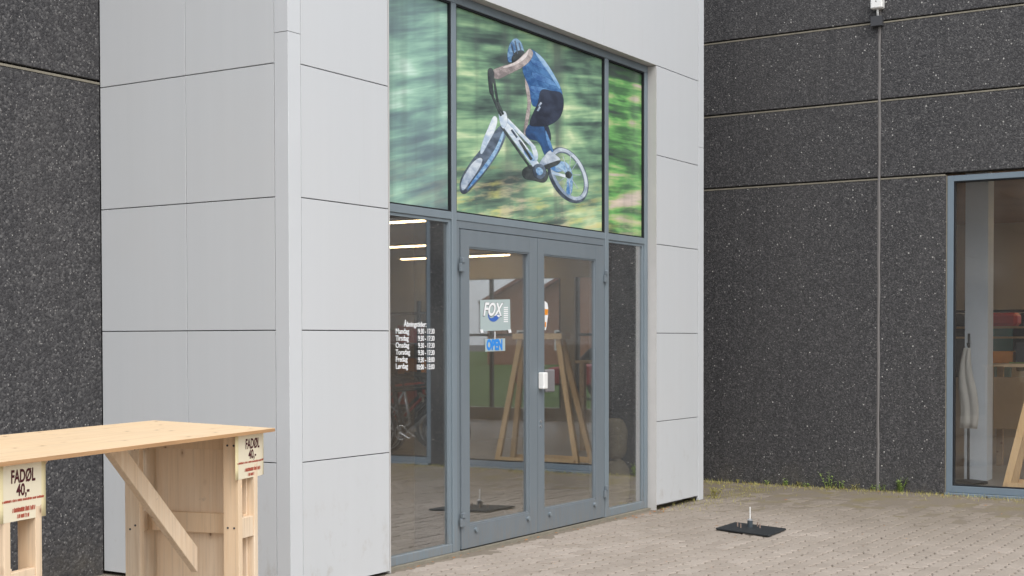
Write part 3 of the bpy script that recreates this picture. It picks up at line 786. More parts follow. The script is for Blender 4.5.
# clothes rail with jackets, goods on the bench
cr_ = thing('clothes_rail', 'dark clothes rail full of jackets deep inside the right window', 'rail', (13.4, -2.2, IZ))
for y in (-4.3, -.3): MB().tube([(13.4, y, IZ), (13.4, y, 1.95)], .02, 8).build('post', 'black', cr_)
MB().tube([(13.4, -4.3, 1.93), (13.4, -.3, 1.93)], .018, 8).build('bar', 'black', cr_)
rg = random.Random(21)
NAMES = 'first second third fourth fifth sixth seventh eighth ninth tenth eleventh twelfth thirteenth'.split()
for k, nm in enumerate(NAMES):
    y = -.55-.29*k; w = rg.uniform(.19, .25); hgt = rg.uniform(.65, .85); cm = rg.choice(['black', 'teal', 'dark_box', 'red', 'cloth_white', 'black', 'sticker_blue'])
    cn = {'black': 'black', 'teal': 'teal', 'dark_box': 'charcoal', 'red': 'red', 'cloth_white': 'off-white', 'sticker_blue': 'blue'}[cm]
    P = [(y+.04, 1.90), (y+.10, 1.84), (y+w*.62, 1.80), (y+w*.72, 1.80-hgt*.72), (y+w*.5, 1.80-hgt*.74), (y+w*.46, 1.80-hgt), (y-w*.46, 1.80-hgt), (y-w*.5, 1.80-hgt*.74), (y-w*.72, 1.80-hgt*.72), (y-w*.62, 1.80), (y-.10, 1.84), (y-.04, 1.90)]
    j = MB().prism([(13.34, a, b) for a, b in P], (.12, 0, 0)).build('jacket', cm, bevel=.012)
    tag(j, '%s jacket hanging %s from the left on the clothes rail' % (cn, nm), 'jacket', 'jackets on the clothes rail')
for (a, b, z, m, lab, cat) in ((-2.0, -1.72, 1.40, 'orange', 'small orange box at the left end of the work bench', 'box'), (-3.0, -2.62, 1.46, 'cardboard', 'brown cardboard box right of the dark crate on the bench', 'box')):
    if m == 'orange': a, b = -1.90, -1.64
    tag(Bx('goods_box', (10.45, a, 1.261), (10.75, b, z), m, None, .006), lab, cat)
tag(MB().lathe([(.11, 0), (.12, .22), (.10, .24), (.04, .30), (.035, .36)], (10.6, -3.3, 1.261), 14).build('canister', 'teal', smooth=True), 'teal canister standing at the right end of the work bench', 'canister')
def cloth():
    mb = MB(); n = 10; m = 12
    for j in range(m+1):
        z = 1.45-.85*j/m; w = .03+.06*min(1, j/6)
        for i in range(n+1):
            s = i/n-.5; mb.v.append((8.6+.012*math.sin(i*1.3+j*.2), -1.84+s*2*w+.02*math.sin(j*.5), z))
    for j in range(m):
        for i in range(n):
            a = j*(n+1)+i; mb.f.append((a, a+1, a+n+2, a+n+1)); mb.mi.append(0)
    o = mb.build('hanging_cloth', 'cloth_white', smooth=True)
    md = o.modifiers.new('thick', 'SOLIDIFY'); md.thickness = .012
    tag(o, 'white cloth hanging from a hook beside the pale column', 'cloth')
cloth()
st = thing('coat_stand', 'slim dark stand holding the white cloth inside the right window', 'stand', (8.62, -1.84, IZ))
MB().tube([(8.65, -1.84, IZ+.02), (8.65, -1.84, 1.6)], .014, 8).build('pole', 'black', st); MB().lathe([(.2, 0), (.2, .02), (.05, .04)], (8.65, -1.84, IZ), 16).build('base', 'black', st)
MB().tube([(8.65, -1.84, 1.5), (8.60, -1.84, 1.47), (8.58, -1.84, 1.5)], .008, 6).build('hook', 'black', st)
# sacks behind the right side light
def sack(x, y, z, sx, sy, sz, label):
    bm = bmesh.new(); bmesh.ops.create_icosphere(bm, subdivisions=3, radius=1)
    for v in bm.verts:
        c = v.co; q = Vector((math.copysign(abs(c.x)**.6, c.x), math.copysign(abs(c.y)**.6, c.y), math.copysign(abs(c.z)**.7, c.z)))
        d = 1+.07*mnoise.noise(q*2.3+Vector((x, y, z)))
        v.co = Vector((x+q.x*sx*d, y+q.y*sy*d, z+sz+q.z*sz*(d if q.z > 0 else 1)))
    me = bpy.data.meshes.new('sack'); bm.to_mesh(me); bm.free(); me.materials.append(MAT['sack']); me.polygons.foreach_set('use_smooth', [True]*len(me.polygons))
    o = bpy.data.objects.new('sack', me); COL.objects.link(o); tag(o, label, 'sack', 'tan sacks behind the right side window')
sack(4.78, .36, IZ, .15, .14, .22, 'lower tan sack standing on the floor behind the right side window')
sack(4.80, .37, IZ+.435, .12, .12, .19, 'upper tan sack stacked on another behind the right side window')
# ------------------------------------------------------------------ seen through the far windows: car and house
car = thing('parked_car', 'red car parked on the lawn side beyond the shop windows', 'car', (25.5, -11.6, -.03))
pr = [(-2.05, .35), (-2.1, .62), (-2.0, .80), (-1.35, .90), (-.75, 1.36), (.75, 1.42), (1.45, 1.0), (2.0, .92), (2.1, .6), (2.05, .32)]
cx, cy = 25.5, -11.6
MB().prism([(cx-.82, cy+a, b) for a, b in pr[:4]+[(1.45, 1.0)]+pr[7:]], (1.64, 0, 0)).build('body', 'car_red', car, bevel=.06)
MB().prism([(cx-.70, cy+a, b) for a, b in ((-1.25, .9), (-.75, 1.34), (.75, 1.39), (1.38, .98))], (1.4, 0, 0)).build('window_band', 'black', car, bevel=.03)
MB().prism([(cx-.68, cy+a, b) for a, b in ((-.74, 1.36), (-.70, 1.43), (.70, 1.47), (.76, 1.41))], (1.36, 0, 0)).build('roof', 'car_red', car, bevel=.02)
for yy in (-1.3, 1.3):
    for s in (-.80, .62):
        w = MB().tube([(cx+s, cy+yy, .28), (cx+s+.18, cy+yy, .28)], .31, 18).build('wheel', 'rubber', car); adopt(MB().tube([(cx+s-.01, cy+yy, .28), (cx+s+.19, cy+yy, .28)], .18, 14).build('rim', 'steel'), w)
for s in (-.7, .45): MB().box((cx+s, cy-2.11, .62), (cx+s+.25, cy-2.0, .74)).build('headlight', 'white_plastic', car, bevel=.01)
hs_ = thing('gabled_house', 'brick house with red tiled gable roof beyond the shop windows', 'house', (74, -41.5, -.03))
hx, hy = 74, -41.5
MB().prism([(hx-4, hy-4.2, -.05), (hx-4, hy+4.2, -.05), (hx-4, hy+4.2, 4.1), (hx-4, hy, 6.6), (hx-4, hy-4.2, 4.1)], (10, 0, 0)).build('wall', 'brick', hs_)
ro = MB(); ro.prism([(hx-4.5, hy-4.7, 3.85), (hx-4.5, hy, 6.68), (hx-4.5, hy, 6.9), (hx-4.5, hy-4.75, 4.05)], (11, 0, 0)); ro.prism([(hx-4.5, hy+4.7, 3.85), (hx-4.5, hy, 6.681), (hx-4.5, hy, 6.901), (hx-4.5, hy+4.75, 4.05)], (11, 0, 0))
ro_ = ro.build('roof', 'roof_tile', hs_); adopt(Bx('chimney', (hx+1, hy+.6, 5.8), (hx+1.7, hy+1.3, 7.7), 'brick'), ro_)
for y in (-2.3, .9):
    w = Bx('window', (hx-4.06, hy+y, .9), (hx-3.9, hy+y+1.4, 2.2), 'white_plastic', hs_); adopt(Bx('pane', (hx-4.08, hy+y+.1, 1.0), (hx-4.05, hy+y+1.3, 2.1), 'black'), w)
hs_.rotation_euler = (0, 0, R(-30))

# ------------------------------------------------------------------ window print: rider on a mountain bike
po = thing('window_print', 'printed window film of a mountain biker jumping before a blurred forest', 'poster', (3, FY+.03, 2.46))
FYP = FY+.0285
for (x0, x1), m in zip(bays, ('poster_teal', 'poster_forest', 'poster_bright')):
    Bx('film', (x0+.0125, FYP, 2.464), (x1-.0125, FYP+.0012, 3.923), m, po)
def cr(P, n=5, closed=True):
    out = []; L_ = len(P)
    for i in range(L_):
        p0, p1, p2, p3 = (Vector(P[(i+k) % L_]) for k in (-1, 0, 1, 2))
        for j in range(n):
            t = j/n; out.append(.5*((2*p1)+(p2-p0)*t+(2*p0-5*p1+4*p2-p3)*t*t+(3*p1-p0-3*p2+p3)*t*t*t))
    return out
layer = [0]
def pxl(x, y): return (440+x/2.88, 20+y/2.88)
LIT = Vector((.75, -.66))      # the light in the printed photograph
def inked(name, loops, mat, parent, yy):
    """loops: list of closed rings (px points, alpha, shade); filled from the last ring inwards"""
    n = len(loops[0][0]); V = []; C = []; Fa = []
    for P, al, sh in loops:
        for p, q in zip(P, sh): V.append(tuple(onp(*pxl(p.x, p.y), 1, yy))); C.append((al, q, 0, 1))
    for j in range(len(loops)-1):
        for k in range(n): Fa.append((j*n+k, j*n+(k+1) % n, (j+1)*n+(k+1) % n, (j+1)*n+k))
    Fa.append(tuple((len(loops)-1)*n+k for k in range(n)))
    me = bpy.data.meshes.new(name); me.from_pydata(V, [], Fa); me.materials.append(MAT[mat])
    ca = me.color_attributes.new('ink', 'FLOAT_COLOR', 'POINT')
    for i, c in enumerate(C): ca.data[i].color = c
    o = bpy.data.objects.new(name, me); COL.objects.link(o); adopt(o, parent); return o
def decal(name, pts, mat, parent=po, smooth=True, blur=.8):
    layer[0] += 1; yy = FYP-.00002*layer[0]
    if smooth: P = cr(pts, 5)
    else:
        P = []
        for i in range(len(pts)):
            a, b = Vector(pts[i]), Vector(pts[(i+1) % len(pts)])
            for j in range(4): P.append(a.lerp(b, j/4))
    n = len(P); area = sum(P[i].x*P[(i+1) % n].y-P[(i+1) % n].x*P[i].y for i in range(n)); sg = 1 if area > 0 else -1
    N = []
    for i in range(n):
        t = (P[(i+1) % n]-P[i-1]); t = t.normalized() if t.length > 1e-6 else Vector((1, 0)); N.append(Vector((t.y, -t.x))*sg)
    cen = sum(P, Vector((0, 0)))/n; wid = min(abs(area)/2/max(1, sum((P[(i+1) % n]-P[i]).length for i in range(n))/2), 40)
    pr_ = [(p-cen).dot(LIT) for p in P]; ex = max(max(pr_), -min(pr_), 1); e = min(blur, wid*.3)
    sh = [.5+.5*x/ex for x in pr_]
    loops = [([p+q*e for p, q in zip(P, N)], 0, sh), ([p-q*e*.5 for p, q in zip(P, N)], 1, sh)]
    return inked(name, loops, mat, parent, yy)
def strip(p, q, w): 
    p, q = Vector(p), Vector(q); d = (q-p).normalized(); n = Vector((-d.y, d.x))*w/2
    return [tuple(p+n), tuple(q+n), tuple(q-n), tuple(p-n)]
def ring(name, c, a, b, rot, w, mat):
    layer[0] += 1; yy = FYP-.00002*layer[0]; n = 48; V = []; C = []
    for rr, al in ((-.6, 0), (.5, 1), (w-.5, 1), (w+.6, 0)):
        for k in range(n):
            t = 2*math.pi*k/n; x, y = (a-rr)*math.cos(t), (b-rr*.75)*math.sin(t)
            V.append(tuple(onp(*pxl(c[0]+x*math.cos(rot)-y*math.sin(rot), c[1]+x*math.sin(rot)+y*math.cos(rot)), 1, yy)))
            C.append((al, .5+.5*Vector((math.cos(t+rot), math.sin(t+rot))).dot(LIT), 0, 1))
    me = bpy.data.meshes.new(name); me.from_pydata(V, [], [(j*n+k, j*n+(k+1) % n, j*n+n+(k+1) % n, j*n+n+k) for j in range(3) for k in range(n)]); me.materials.append(MAT[mat])
    ca = me.color_attributes.new('ink', 'FLOAT_COLOR', 'POINT')
    for i, q in enumerate(C): ca.data[i].color = q
    o = bpy.data.objects.new(name, me); COL.objects.link(o); adopt(o, po); return o
# rear wheel
ring('printed_tyre', (368, 447), 86, 52, R(64), 17, 'print_tyre')
ring('printed_rim', (371, 444), 81, 46, R(64), 11, 'print_rim')
decal('printed_crank', [(238, 432), (262, 418), (292, 420), (312, 445), (300, 468), (268, 462), (242, 455)], 'print_dark')
decal('printed_stay', [(318, 425), (340, 408), (366, 412), (380, 438), (382, 470), (378, 500), (364, 498), (366, 462), (356, 436), (336, 438)], 'print_blue')
decal('printed_stay', strip((322, 440), (372, 452), 8), 'print_alloy', smooth=False)
# front wheel, fork
decal('printed_tyre', [(58, 492), (60, 458), (88, 410), (118, 372), (148, 334), (172, 306), (187, 310), (189, 334), (172, 376), (140, 425), (104, 470), (74, 500)], 'print_tyre')
decal('printed_rim', [(62, 484), (64, 460), (90, 416), (112, 398), (122, 404), (110, 432), (84, 470), (68, 490)], 'print_rim')
decal('printed_rim', [(80, 488), (120, 445), (158, 392), (180, 345), (184, 322), (178, 326), (160, 368), (126, 420), (92, 466)], 'print_blue')
decal('printed_fork', [(154, 278), (165, 286), (158, 318), (140, 352), (122, 384), (116, 378), (124, 346), (138, 312)], 'print_alloy')
# frame
decal('printed_frame', strip((186, 296), (278, 420), 20), 'print_alloy', smooth=False)
decal('printed_frame', strip((176, 306), (262, 428), 6), 'print_dark', smooth=False)
decal('printed_frame', strip((192, 286), (272, 368), 10), 'print_alloy', smooth=False)
decal('printed_frame', [(258, 352), (272, 362), (282, 385), (280, 404), (270, 402), (268, 384)], 'print_alloy')
decal('printed_frame', [(170, 268), (188, 264), (194, 292), (184, 312), (174, 300)], 'print_alloy')
decal('printed_frame', [(240, 372), (262, 380), (272, 404), (256, 400)], 'print_blue')
for a, b in (((143, 160), (152, 222)), ((152, 222), (176, 276)), ((155, 170), (166, 236)), ((166, 236), (182, 272))): decal('printed_handlebar', strip(a, b, 6), 'print_dark', smooth=False)
# rider
decal('printed_arm', [(246, 165), (258, 182), (262, 235), (256, 285), (246, 330), (241, 318), (248, 270), (252, 235), (246, 190)], 'print_skin')
decal('printed_leg', [(262, 298), (300, 308), (312, 345), (326, 382), (304, 392), (284, 352), (256, 342), (246, 322)], 'print_leg')
decal('printed_leg', [(300, 300), (312, 306), (320, 340), (310, 350)], 'print_shorts')
decal('printed_jersey', [(256, 86), (270, 88), (296, 110), (322, 148), (344, 188), (352, 218), (330, 232), (300, 246), (276, 250), (264, 240), (257, 196), (244, 164), (238, 140), (246, 112)], 'print_jersey')
for q in ([(262, 110), (300, 128), (322, 152), (300, 142), (268, 126)], [(268, 150), (310, 166), (338, 190), (306, 182), (272, 168)], [(262, 190), (300, 196), (326, 206), (296, 210), (266, 208)]): decal('printed_fold', q, 'print_fold')
decal('printed_shorts', [(292, 202), (322, 204), (350, 212), (356, 246), (344, 282), (312, 304), (276, 306), (258, 300), (268, 268), (282, 238)], 'print_shorts')
decal('printed_helmet', [(196, 118), (195, 92), (203, 66), (216, 53), (230, 60), (239, 78), (241, 98), (226, 112), (206, 121)], 'print_helmet')
decal('printed_face', [(206, 112), (218, 92), (238, 88), (244, 102), (232, 120), (214, 128)], 'print_dark')
decal('printed_arm', [(150, 146), (180, 133), (214, 122), (244, 96), (258, 83), (268, 96), (258, 118), (234, 138), (200, 155), (168, 170), (152, 162)], 'print_skin')
decal('printed_glove', [(138, 144), (150, 140), (156, 158), (152, 186), (154, 216), (144, 212), (139, 178)], 'print_dark')
decal('printed_shoe', [(300, 392), (318, 376), (332, 388), (346, 402), (326, 414), (300, 426), (286, 424), (288, 410)], 'print_rim')
decal('printed_shoe', [(290, 424), (318, 412), (346, 404), (340, 416), (312, 428), (292, 434)], 'print_dark')
for a, b in (((284, 248), (292, 238)), ((281, 262), (288, 250))): decal('printed_logo', strip(a, b, 5), 'print_rim', smooth=False)

for k in range(9):
    t_ = k*2*math.pi/9; decal('printed_spoke', strip((371, 446), (371+math.cos(t_)*34, 446+math.sin(t_)*62), 1.6), 'print_rim', smooth=False)
decal('printed_hub', [(362, 440), (372, 436), (380, 446), (374, 456), (363, 452)], 'print_dark')
decal('printed_chainring', [(268, 424), (284, 414), (302, 424), (304, 446), (290, 458), (272, 450)], 'print_tyre')
decal('printed_chainring', [(276, 430), (286, 424), (296, 432), (294, 444), (282, 446)], 'print_blue')
for a, b in (((206, 70), (214, 104)), ((216, 60), (224, 98)), ((228, 66), (234, 92))): decal('printed_vent', strip(a, b, 3.4), 'print_tyre', smooth=False)
decal('printed_highlight', [(274, 92), (298, 112), (324, 150), (346, 192), (340, 194), (316, 156), (290, 120)], 'print_sheen')
decal('printed_highlight', [(256, 84), (244, 98), (218, 120), (184, 134), (188, 138), (220, 128), (248, 108)], 'print_sheen_skin')
decal('printed_highlight', [(304, 318), (316, 346), (326, 376), (320, 378), (308, 350)], 'print_fold')
for a, b in (((206, 316), (222, 338)), ((228, 346), (244, 368))): decal('printed_frame_mark', strip(a, b, 5), 'print_tyre', smooth=False)
decal('printed_shock', strip((232, 352), (264, 402), 7), 'print_dark', smooth=False)

# ------------------------------------------------------------------ lettering and stickers
GY = FY+.0295
oh = thing('opening_hours', 'white lettered opening hours on the narrow left window', 'lettering', (1.4, GY, 1.35))
X_, Z_ = (1, 0, 0), (0, 0, 1)
def at(u, v, y=GY): return onp(u, v, 1, y)
pz = at(404, 326.5); text('heading', 'Åbningstider:', .050, pz, X_, Z_, 'white_vinyl', oh, .98, .0008)
rows = [('Mandag', '9:30 - 17:30'), ('Tirsdag', '9:30 - 17:30'), ('Onsdag', '9:30 - 17:30'), ('Torsdag', '9:30 - 17:30'), ('Fredag', '9:30 - 18:00'), ('Lørdag', '10:00 - 13:00')]
for k, (d, h) in enumerate(rows):
    v = 333.6+7.05*k
    a = at(395.6, v); text('weekday', d, .051, a, X_, Z_, 'white_vinyl', oh, .98, .0006)
    b = at(434.6, v+.2); text('hours', h, .051, b, X_, Z_, 'white_vinyl', oh, .80, .0006, 'RIGHT')
DGY = DY+.0255-.0005
def quad_on(name, pts, y, mat, parent=None, th=.001):
    W = [onp(u, v, 1, y) for u, v in pts]; return MB().prism([tuple(w) for w in W], (0, th, 0)).build(name, mat, parent)
fs = thing('brand_sticker', 'pale grey square sticker with italic lettering and blue swoosh on left door', 'sticker', tuple(at(495, 331, DGY)))
y_ = DGY-.0012
quad_on('sticker_sheet', [(480, 300), (510, 299.3), (510.5, 330), (480.5, 331.3)], y_, 'sticker_grey', fs)
W = at(483, 315.2, y_-.0008); text('lettering', 'FOX', .135, W, X_, Z_, 'white_vinyl', fs, .92, .004, shear=.3)
W = at(482.7, 315.5, y_-.0003); text('lettering_outline', 'FOX', .137, W, X_, Z_, 'dark_box', fs, .92, .007, shear=.3, ext=.0002)  # dark outline printed around the white letters
sw = [(488, 314), (490.5, 318), (494, 317), (497, 314.5), (500.5, 315.4), (498.5, 318.5), (495, 321.5), (491, 321), (488.6, 318)]
P = [onp(p.x, p.y, 1, y_-.0016) for p in cr(sw, 4)]
MB().prism([tuple(p) for p in P], (0, .0006, 0)).build('swoosh', 'sticker_blue', fs)
quad_on('swoosh_tip', [(496.5, 315.4), (498.2, 314.8), (500.8, 315.6), (498.6, 317.4)], y_-.0022, 'white_vinyl', fs, .0005)
for k in range(8):
    v = 307+2.0*k; quad_on('small_print', [(503.8, v), (508, v-.05), (508, v+1.1), (503.8, v+1.15)], y_-.0005, 'white_vinyl', fs, .0004)
for u in (481.5, 509.5): quad_on('tape', [(u-1.5, 329.5), (u+1.5, 329.4), (u+2, 332.6), (u-.5, 333)], y_-.0008, 'white_vinyl', fs, .0005)
op = thing('open_sign', 'small pale sign reading OPEN in blue below the square sticker', 'sign', tuple(at(495, 351, DGY)))
quad_on('sign_board', [(485.3, 339), (505.2, 338.4), (505.2, 350.8), (485.3, 351.6)], y_, 'sticker_grey', op, .001)
W = at(486.6, 349.6, y_-.0008); text('lettering', 'OPEN', .105, W, X_, Z_, 'open_blue', op, .80, .006)
MB().tube([at(495, 331.5, y_+.0005), at(495, 339, y_+.0005)], .003, 5).build('cord', 'white_vinyl', op)
ss = thing('safety_sticker', 'narrow white and orange sticker at the edge of the right door glass', 'sticker', tuple(at(546, 330, DGY)))
quad_on('sticker_sheet', [(544.6, 301), (547.4, 303), (548.2, 308), (548, 316), (546, 330), (544.8, 330)], y_, 'white_vinyl', ss)
quad_on('orange_field', [(544.8, 309), (548.2, 309.2), (547.8, 315), (544.8, 315)], y_-.0006, 'orange', ss, .0005)
quad_on('orange_field', [(544.9, 322), (546.4, 322), (546, 327), (544.9, 327)], y_-.0006, 'orange', ss, .0005)

# ------------------------------------------------------------------ bar counter of raw pine and plywood
Aux = Vector((.9743, .2253, 0)); Bux = Vector((-.2253, .9743, 0)); OB = Vector((-1.057, -.831, 0))
def T(t, s, z): return OB - Aux*t + Bux*s + Vector((0, 0, z))
bc = thing('bar_counter', 'raw pine bar counter with plywood top standing before the grey block', 'counter', tuple(T(1.1, .35, -.0)))
bc.rotation_euler = (0, 0, math.atan2(.2253, .9743))
LEN, DEP, TZ, TILT = 2.27, .705, 1.1, .027
def brick8(t0, t1, s0, s1, z0, z1, name, mat, tz=None, parent=bc, bevel=.002):
    zt = (lambda s: z1+TILT*s/DEP) if tz else (lambda s: z1)
    zb = (lambda s: z0+TILT*s/DEP) if tz == 2 else (lambda s: z0)
    P = [(t1, s0), (t0, s0), (t0, s1), (t1, s1)]
    mb = MB().hexa([T(t, s, zb(s)) for t, s in P] + [T(t, s, zt(s)) for t, s in P])
    # move into the object's own frame so that the grain follows the board
    org = T((t0+t1)/2, (s0+s1)/2, z0); rot = Matrix(((Aux.x, Bux.x, 0), (Aux.y, Bux.y, 0), (0, 0, 1)))
    inv = rot.inverted(); mb.v = [tuple(inv @ (Vector(v)-org)) for v in mb.v]
    me = mb.mesh(name, mat, bevel=bevel); o = bpy.data.objects.new(name, me); COL.objects.link(o)
    o.location = org; o.rotation_euler = (0, 0, math.atan2(Aux.y, Aux.x)); adopt(o, parent); return o
ctop = brick8(0, LEN, 0, DEP, TZ-.018, TZ, 'counter_top', 'ply_top', 2)
brick8(.001, LEN-.001, -.0015, -.0002, TZ-.017, TZ-.001, 'edge_band', 'ply_edge', None, bc, 0)
UZ = TZ-.0195
def support(ti, to, sgn, tbot, ttop, zb):   # ti inner plane, to outer plane (t), sgn direction to the outside
    q = lambda a, b: (min(a, b), max(a, b))
    pw = .085; pt = .036*sgn
    for base in (ti, to-pt):
        t0, t1 = q(base, base+pt)
        brick8(t0, t1, .045, .045+pw, .001, UZ, 'post', 'pine', 1); brick8(t0, t1, .605, .605+pw, .001, UZ, 'post', 'pine', 1)
    i0, i1 = q(ti+pt+.0005*sgn, to-pt-.0005*sgn)
    for s0 in (.049, .655):
        brick8(i0, i1, s0, s0+.03, .575, .675, 'rail', 'pine'); brick8(i0, i1, s0, s0+.03, .16, .26, 'rail', 'pine')
        brick8(i0, i1, s0, s0+.03, .985, UZ-.0005, 'rail', 'pine', 1)
    # plywood side panel fixed inside the outer posts, rails across it
    p0, p1 = q(to-pt-.0135*sgn, to-pt-.0015*sgn)
    brick8(p0, p1, .081, .600, .10, UZ, 'side_panel', 'ply_panel', 1)
    r0, r1 = q(to-pt-.015*sgn, to-pt-.05*sgn)
    brick8(r0, r1, .0805, .6035, .585, .683, 'rail', 'pine')
    brick8(r0, r1, .0805, .6035, 1.0, UZ-.0007, 'rail', 'pine', 1)
    # diagonal brace from the lower panel up to the counter top
    tb_, tt_ = tbot, ttop; w = .062
    zt = TZ-.021+.27*TILT
    s0, s1 = .262, .300
    P = [(tb_, zb-w), (tb_, zb+w), (tt_+w*sgn, zt), (tt_-w*sgn, zt)]
    mb = MB().prism([T(t, s0, z) for t, z in P], Bux*(s1-s0)); mb.build('brace', 'pine', bc, bevel=.002)
support(.28, .095, -1, .30, .98, .47); support(1.74, 1.955, 1, 1.80, 1.44, .74)
for t_, s_, z_ in ((.2805, .07, 1.03), (.2805, .105, 1.03), (.2805, .07, .63), (.2805, .105, .63), (.2805, .63, 1.0), (.2805, .665, 1.0), (.2805, .63, .62), (.2805, .66, .60)):
    p = T(t_, s_, z_); MB().tube([p-Aux*.0015, p+Aux*.001], .0055, 8).build('screw', 'dark_box', bc)
def price_sign(tl, tr, zt, curl, label):
    ps = thing('price_sign', label, 'sign', tuple(T((tl+tr)/2, .04, zt-.21)), 'price signs on the bar counter')
    n = 14; Wd = tl-tr; H = .212
    def pt(fx, fz, off=0):
        b = curl*max(0, fx-.62)**2*.9 + .006*math.sin(fx*3)*fz
        return T(tl-Wd*fx, .0425-off-abs(curl)*0+b*1.0-.0, zt-H*fz)
    for nm, fx0, fx1, m, off in (('sheet', 0, 1, 'paper_yellow', .001), ('pale_field', .09, .90, 'paper_cream', .0016)):
        mb = MB()
        f0, f1 = (0, 1) if nm == 'sheet' else (0.0, 1)
        for i in range(n+1):
            fx = fx0+(fx1-fx0)*i/n
            for j in range(5): mb.v.append(tuple(pt(fx, f0+(f1-f0)*j/4, off)))
        for i in range(n):
            for j in range(4):
                a = i*5+j; mb.f.append((a, a+1, a+6, a+5)); mb.mi.append(0)
        o = mb.build(nm, m, ps, smooth=True)
        if nm == 'sheet': md = o.modifiers.new('thick', 'SOLIDIFY'); md.thickness = .0004; md.offset = 1
    def lay(o, off=.0028):
        # bend flat lettering onto the sheet
        for v in o.data.vertices:
            fx, fz = v.co.x, v.co.z; v.co = pt(fx, fz, off-v.co.y*.0)
    def word(body, fx, fz, size, sx, mat, bold, align='CENTER', shear=0):
        cu = text('lettering', body, size, (0, 0, 0), (1, 0, 0), (0, 0, 1), mat, None, sx, bold, align, .0, shear)
        bm = bmesh.new(); bm.from_mesh(cu.data); bmesh.ops.subdivide_edges(bm, edges=bm.edges, cuts=1); bm.to_mesh(cu.data); bm.free()
        for v in cu.data.vertices: v.co = Vector((fx+v.co.x/Wd, 0, fz-v.co.z/H))
        lay(cu); adopt(cu, ps)
    word('FADØL', .5, .32, .068, .64, 'ink_dark', .0019); word('40,-', .5, .555, .062, .78, 'ink_dark', .0019)
    # a line of small print, unreadable at this size: short strokes
    rs = random.Random(4)
    def strokes(fx0, fx1, fz, h, nm):
        mb = MB(); fx = fx0
        while fx < fx1:
            w = rs.uniform(.012, .022); i = len(mb.v); hh = h*rs.uniform(.8, 1)
            mb.v += [tuple(pt(a, b, .0026)) for a, b in ((fx, fz), (fx+w, fz), (fx+w+.006, fz-hh), (fx+.006, fz-hh))]
            mb.f.append((i, i+1, i+2, i+3)); mb.mi.append(0); fx += w+rs.choice((.004, .004, .004, .014))
        mb.build(nm, 'ink_red', ps)
    strokes(.06, .94, .655, .045, 'small_print'); strokes(.28, .74, .845, .085, 'small_print'); strokes(.38, .62, .955, .075, 'small_print')
    return ps
price_sign(.315, -.015, 1.078, .25, 'curled yellow price sign pinned to the right end of the bar counter')
price_sign(1.985, 1.715, 1.078, .03, 'flat yellow price sign pinned to the left support of the bar counter')

# ------------------------------------------------------------------ flag base plate on the paving
bp = thing('base_plate', 'black square rubber base plate with upright socket lying on the paving', 'base plate', (4.15, -1.24, .012))
C4 = [Vector((x, y, 0)) for x, y in ((4.012, -.986), (3.835, -1.513), (4.282, -1.485), (4.435, -.976))]
pmid = sum(C4, Vector())/4
PZ = .012
MB().hexa([c+Vector((0, 0, .006)) for c in C4] + [pmid+(c-pmid)*.985+Vector((0, 0, .020)) for c in C4]).build('plate', 'rubber', bp, bevel=.003)
c0 = onp(751.5, 527, 2, .03); c0 = Vector((pmid.x+.05, pmid.y+.03, .0195))
MB().tube([c0, c0+Vector((0, 0, .055))], .022, 14).build('socket', 'dark_frame', bp); MB().lathe([(.023, 0), (.023, .008), (.012, .014)], (c0.x, c0.y, .0745), 14).build('collar', 'steel', bp)
MB().tube([c0+Vector((0, 0, .068)), c0+Vector((.002, .001, .165))], .005, 8).build('rod', 'white_plastic', bp)
for dx, dy in ((-.075, .05), (.0, -.085), (.085, -.03), (-.02, .1)):
    p = c0+Vector((dx, dy, 0)); MB().tube([p-Vector((0, 0, .001)), p+Vector((0, 0, .034))], .006, 8).build('bolt', 'bolt_rust', bp)

# ------------------------------------------------------------------ weeds, grass and litter along the walls
def weed(base, h, n, label, mat='leaf', seed=0):
    rs = random.Random(seed); t = thing('weed', label, 'weed', tuple(base), 'weeds along the foot of the walls')
    st_ = MB(); lv = MB()
    for k in range(n):
        a = rs.uniform(0, 6.28); lean = rs.uniform(.05, .5)*h; hh = h*rs.uniform(.55, 1)
        b0 = base+Vector((rs.gauss(0, .012), rs.gauss(0, .02), -.004)); tip = b0+Vector((math.cos(a)*lean-.1*h, math.sin(a)*lean, hh)); mid = (b0+tip)/2+Vector((0, 0, .12*hh))
        st_.tube([b0, mid, tip], [.0022, .0016, .0008], 4)
        for q in range(7):
            f = rs.uniform(.2, 1); p = b0.lerp(mid, f*2) if f < .5 else mid.lerp(tip, f*2-1)
            an = rs.uniform(0, 6.28); d = Vector((math.cos(an), math.sin(an), rs.uniform(-.1, .5))).normalized(); w = d.cross(Vector((0, 0, 1))).normalized(); ln = rs.uniform(.018, .036)*(.6+h*3.5)
            i = len(lv.v); lv.v += [tuple(p), tuple(p+d*ln*.5+w*ln*.28), tuple(p+d*ln), tuple(p+d*ln*.5-w*ln*.28)]; lv.f.append((i, i+1, i+2, i+3)); lv.mi.append(0)
    st_.build('stem', mat, t); lv.build('leaves', mat, t)
ORD = 'first second third fourth fifth sixth seventh eighth ninth'.split()
LW = 'small weed sprouting at the foot of the dark wing wall'
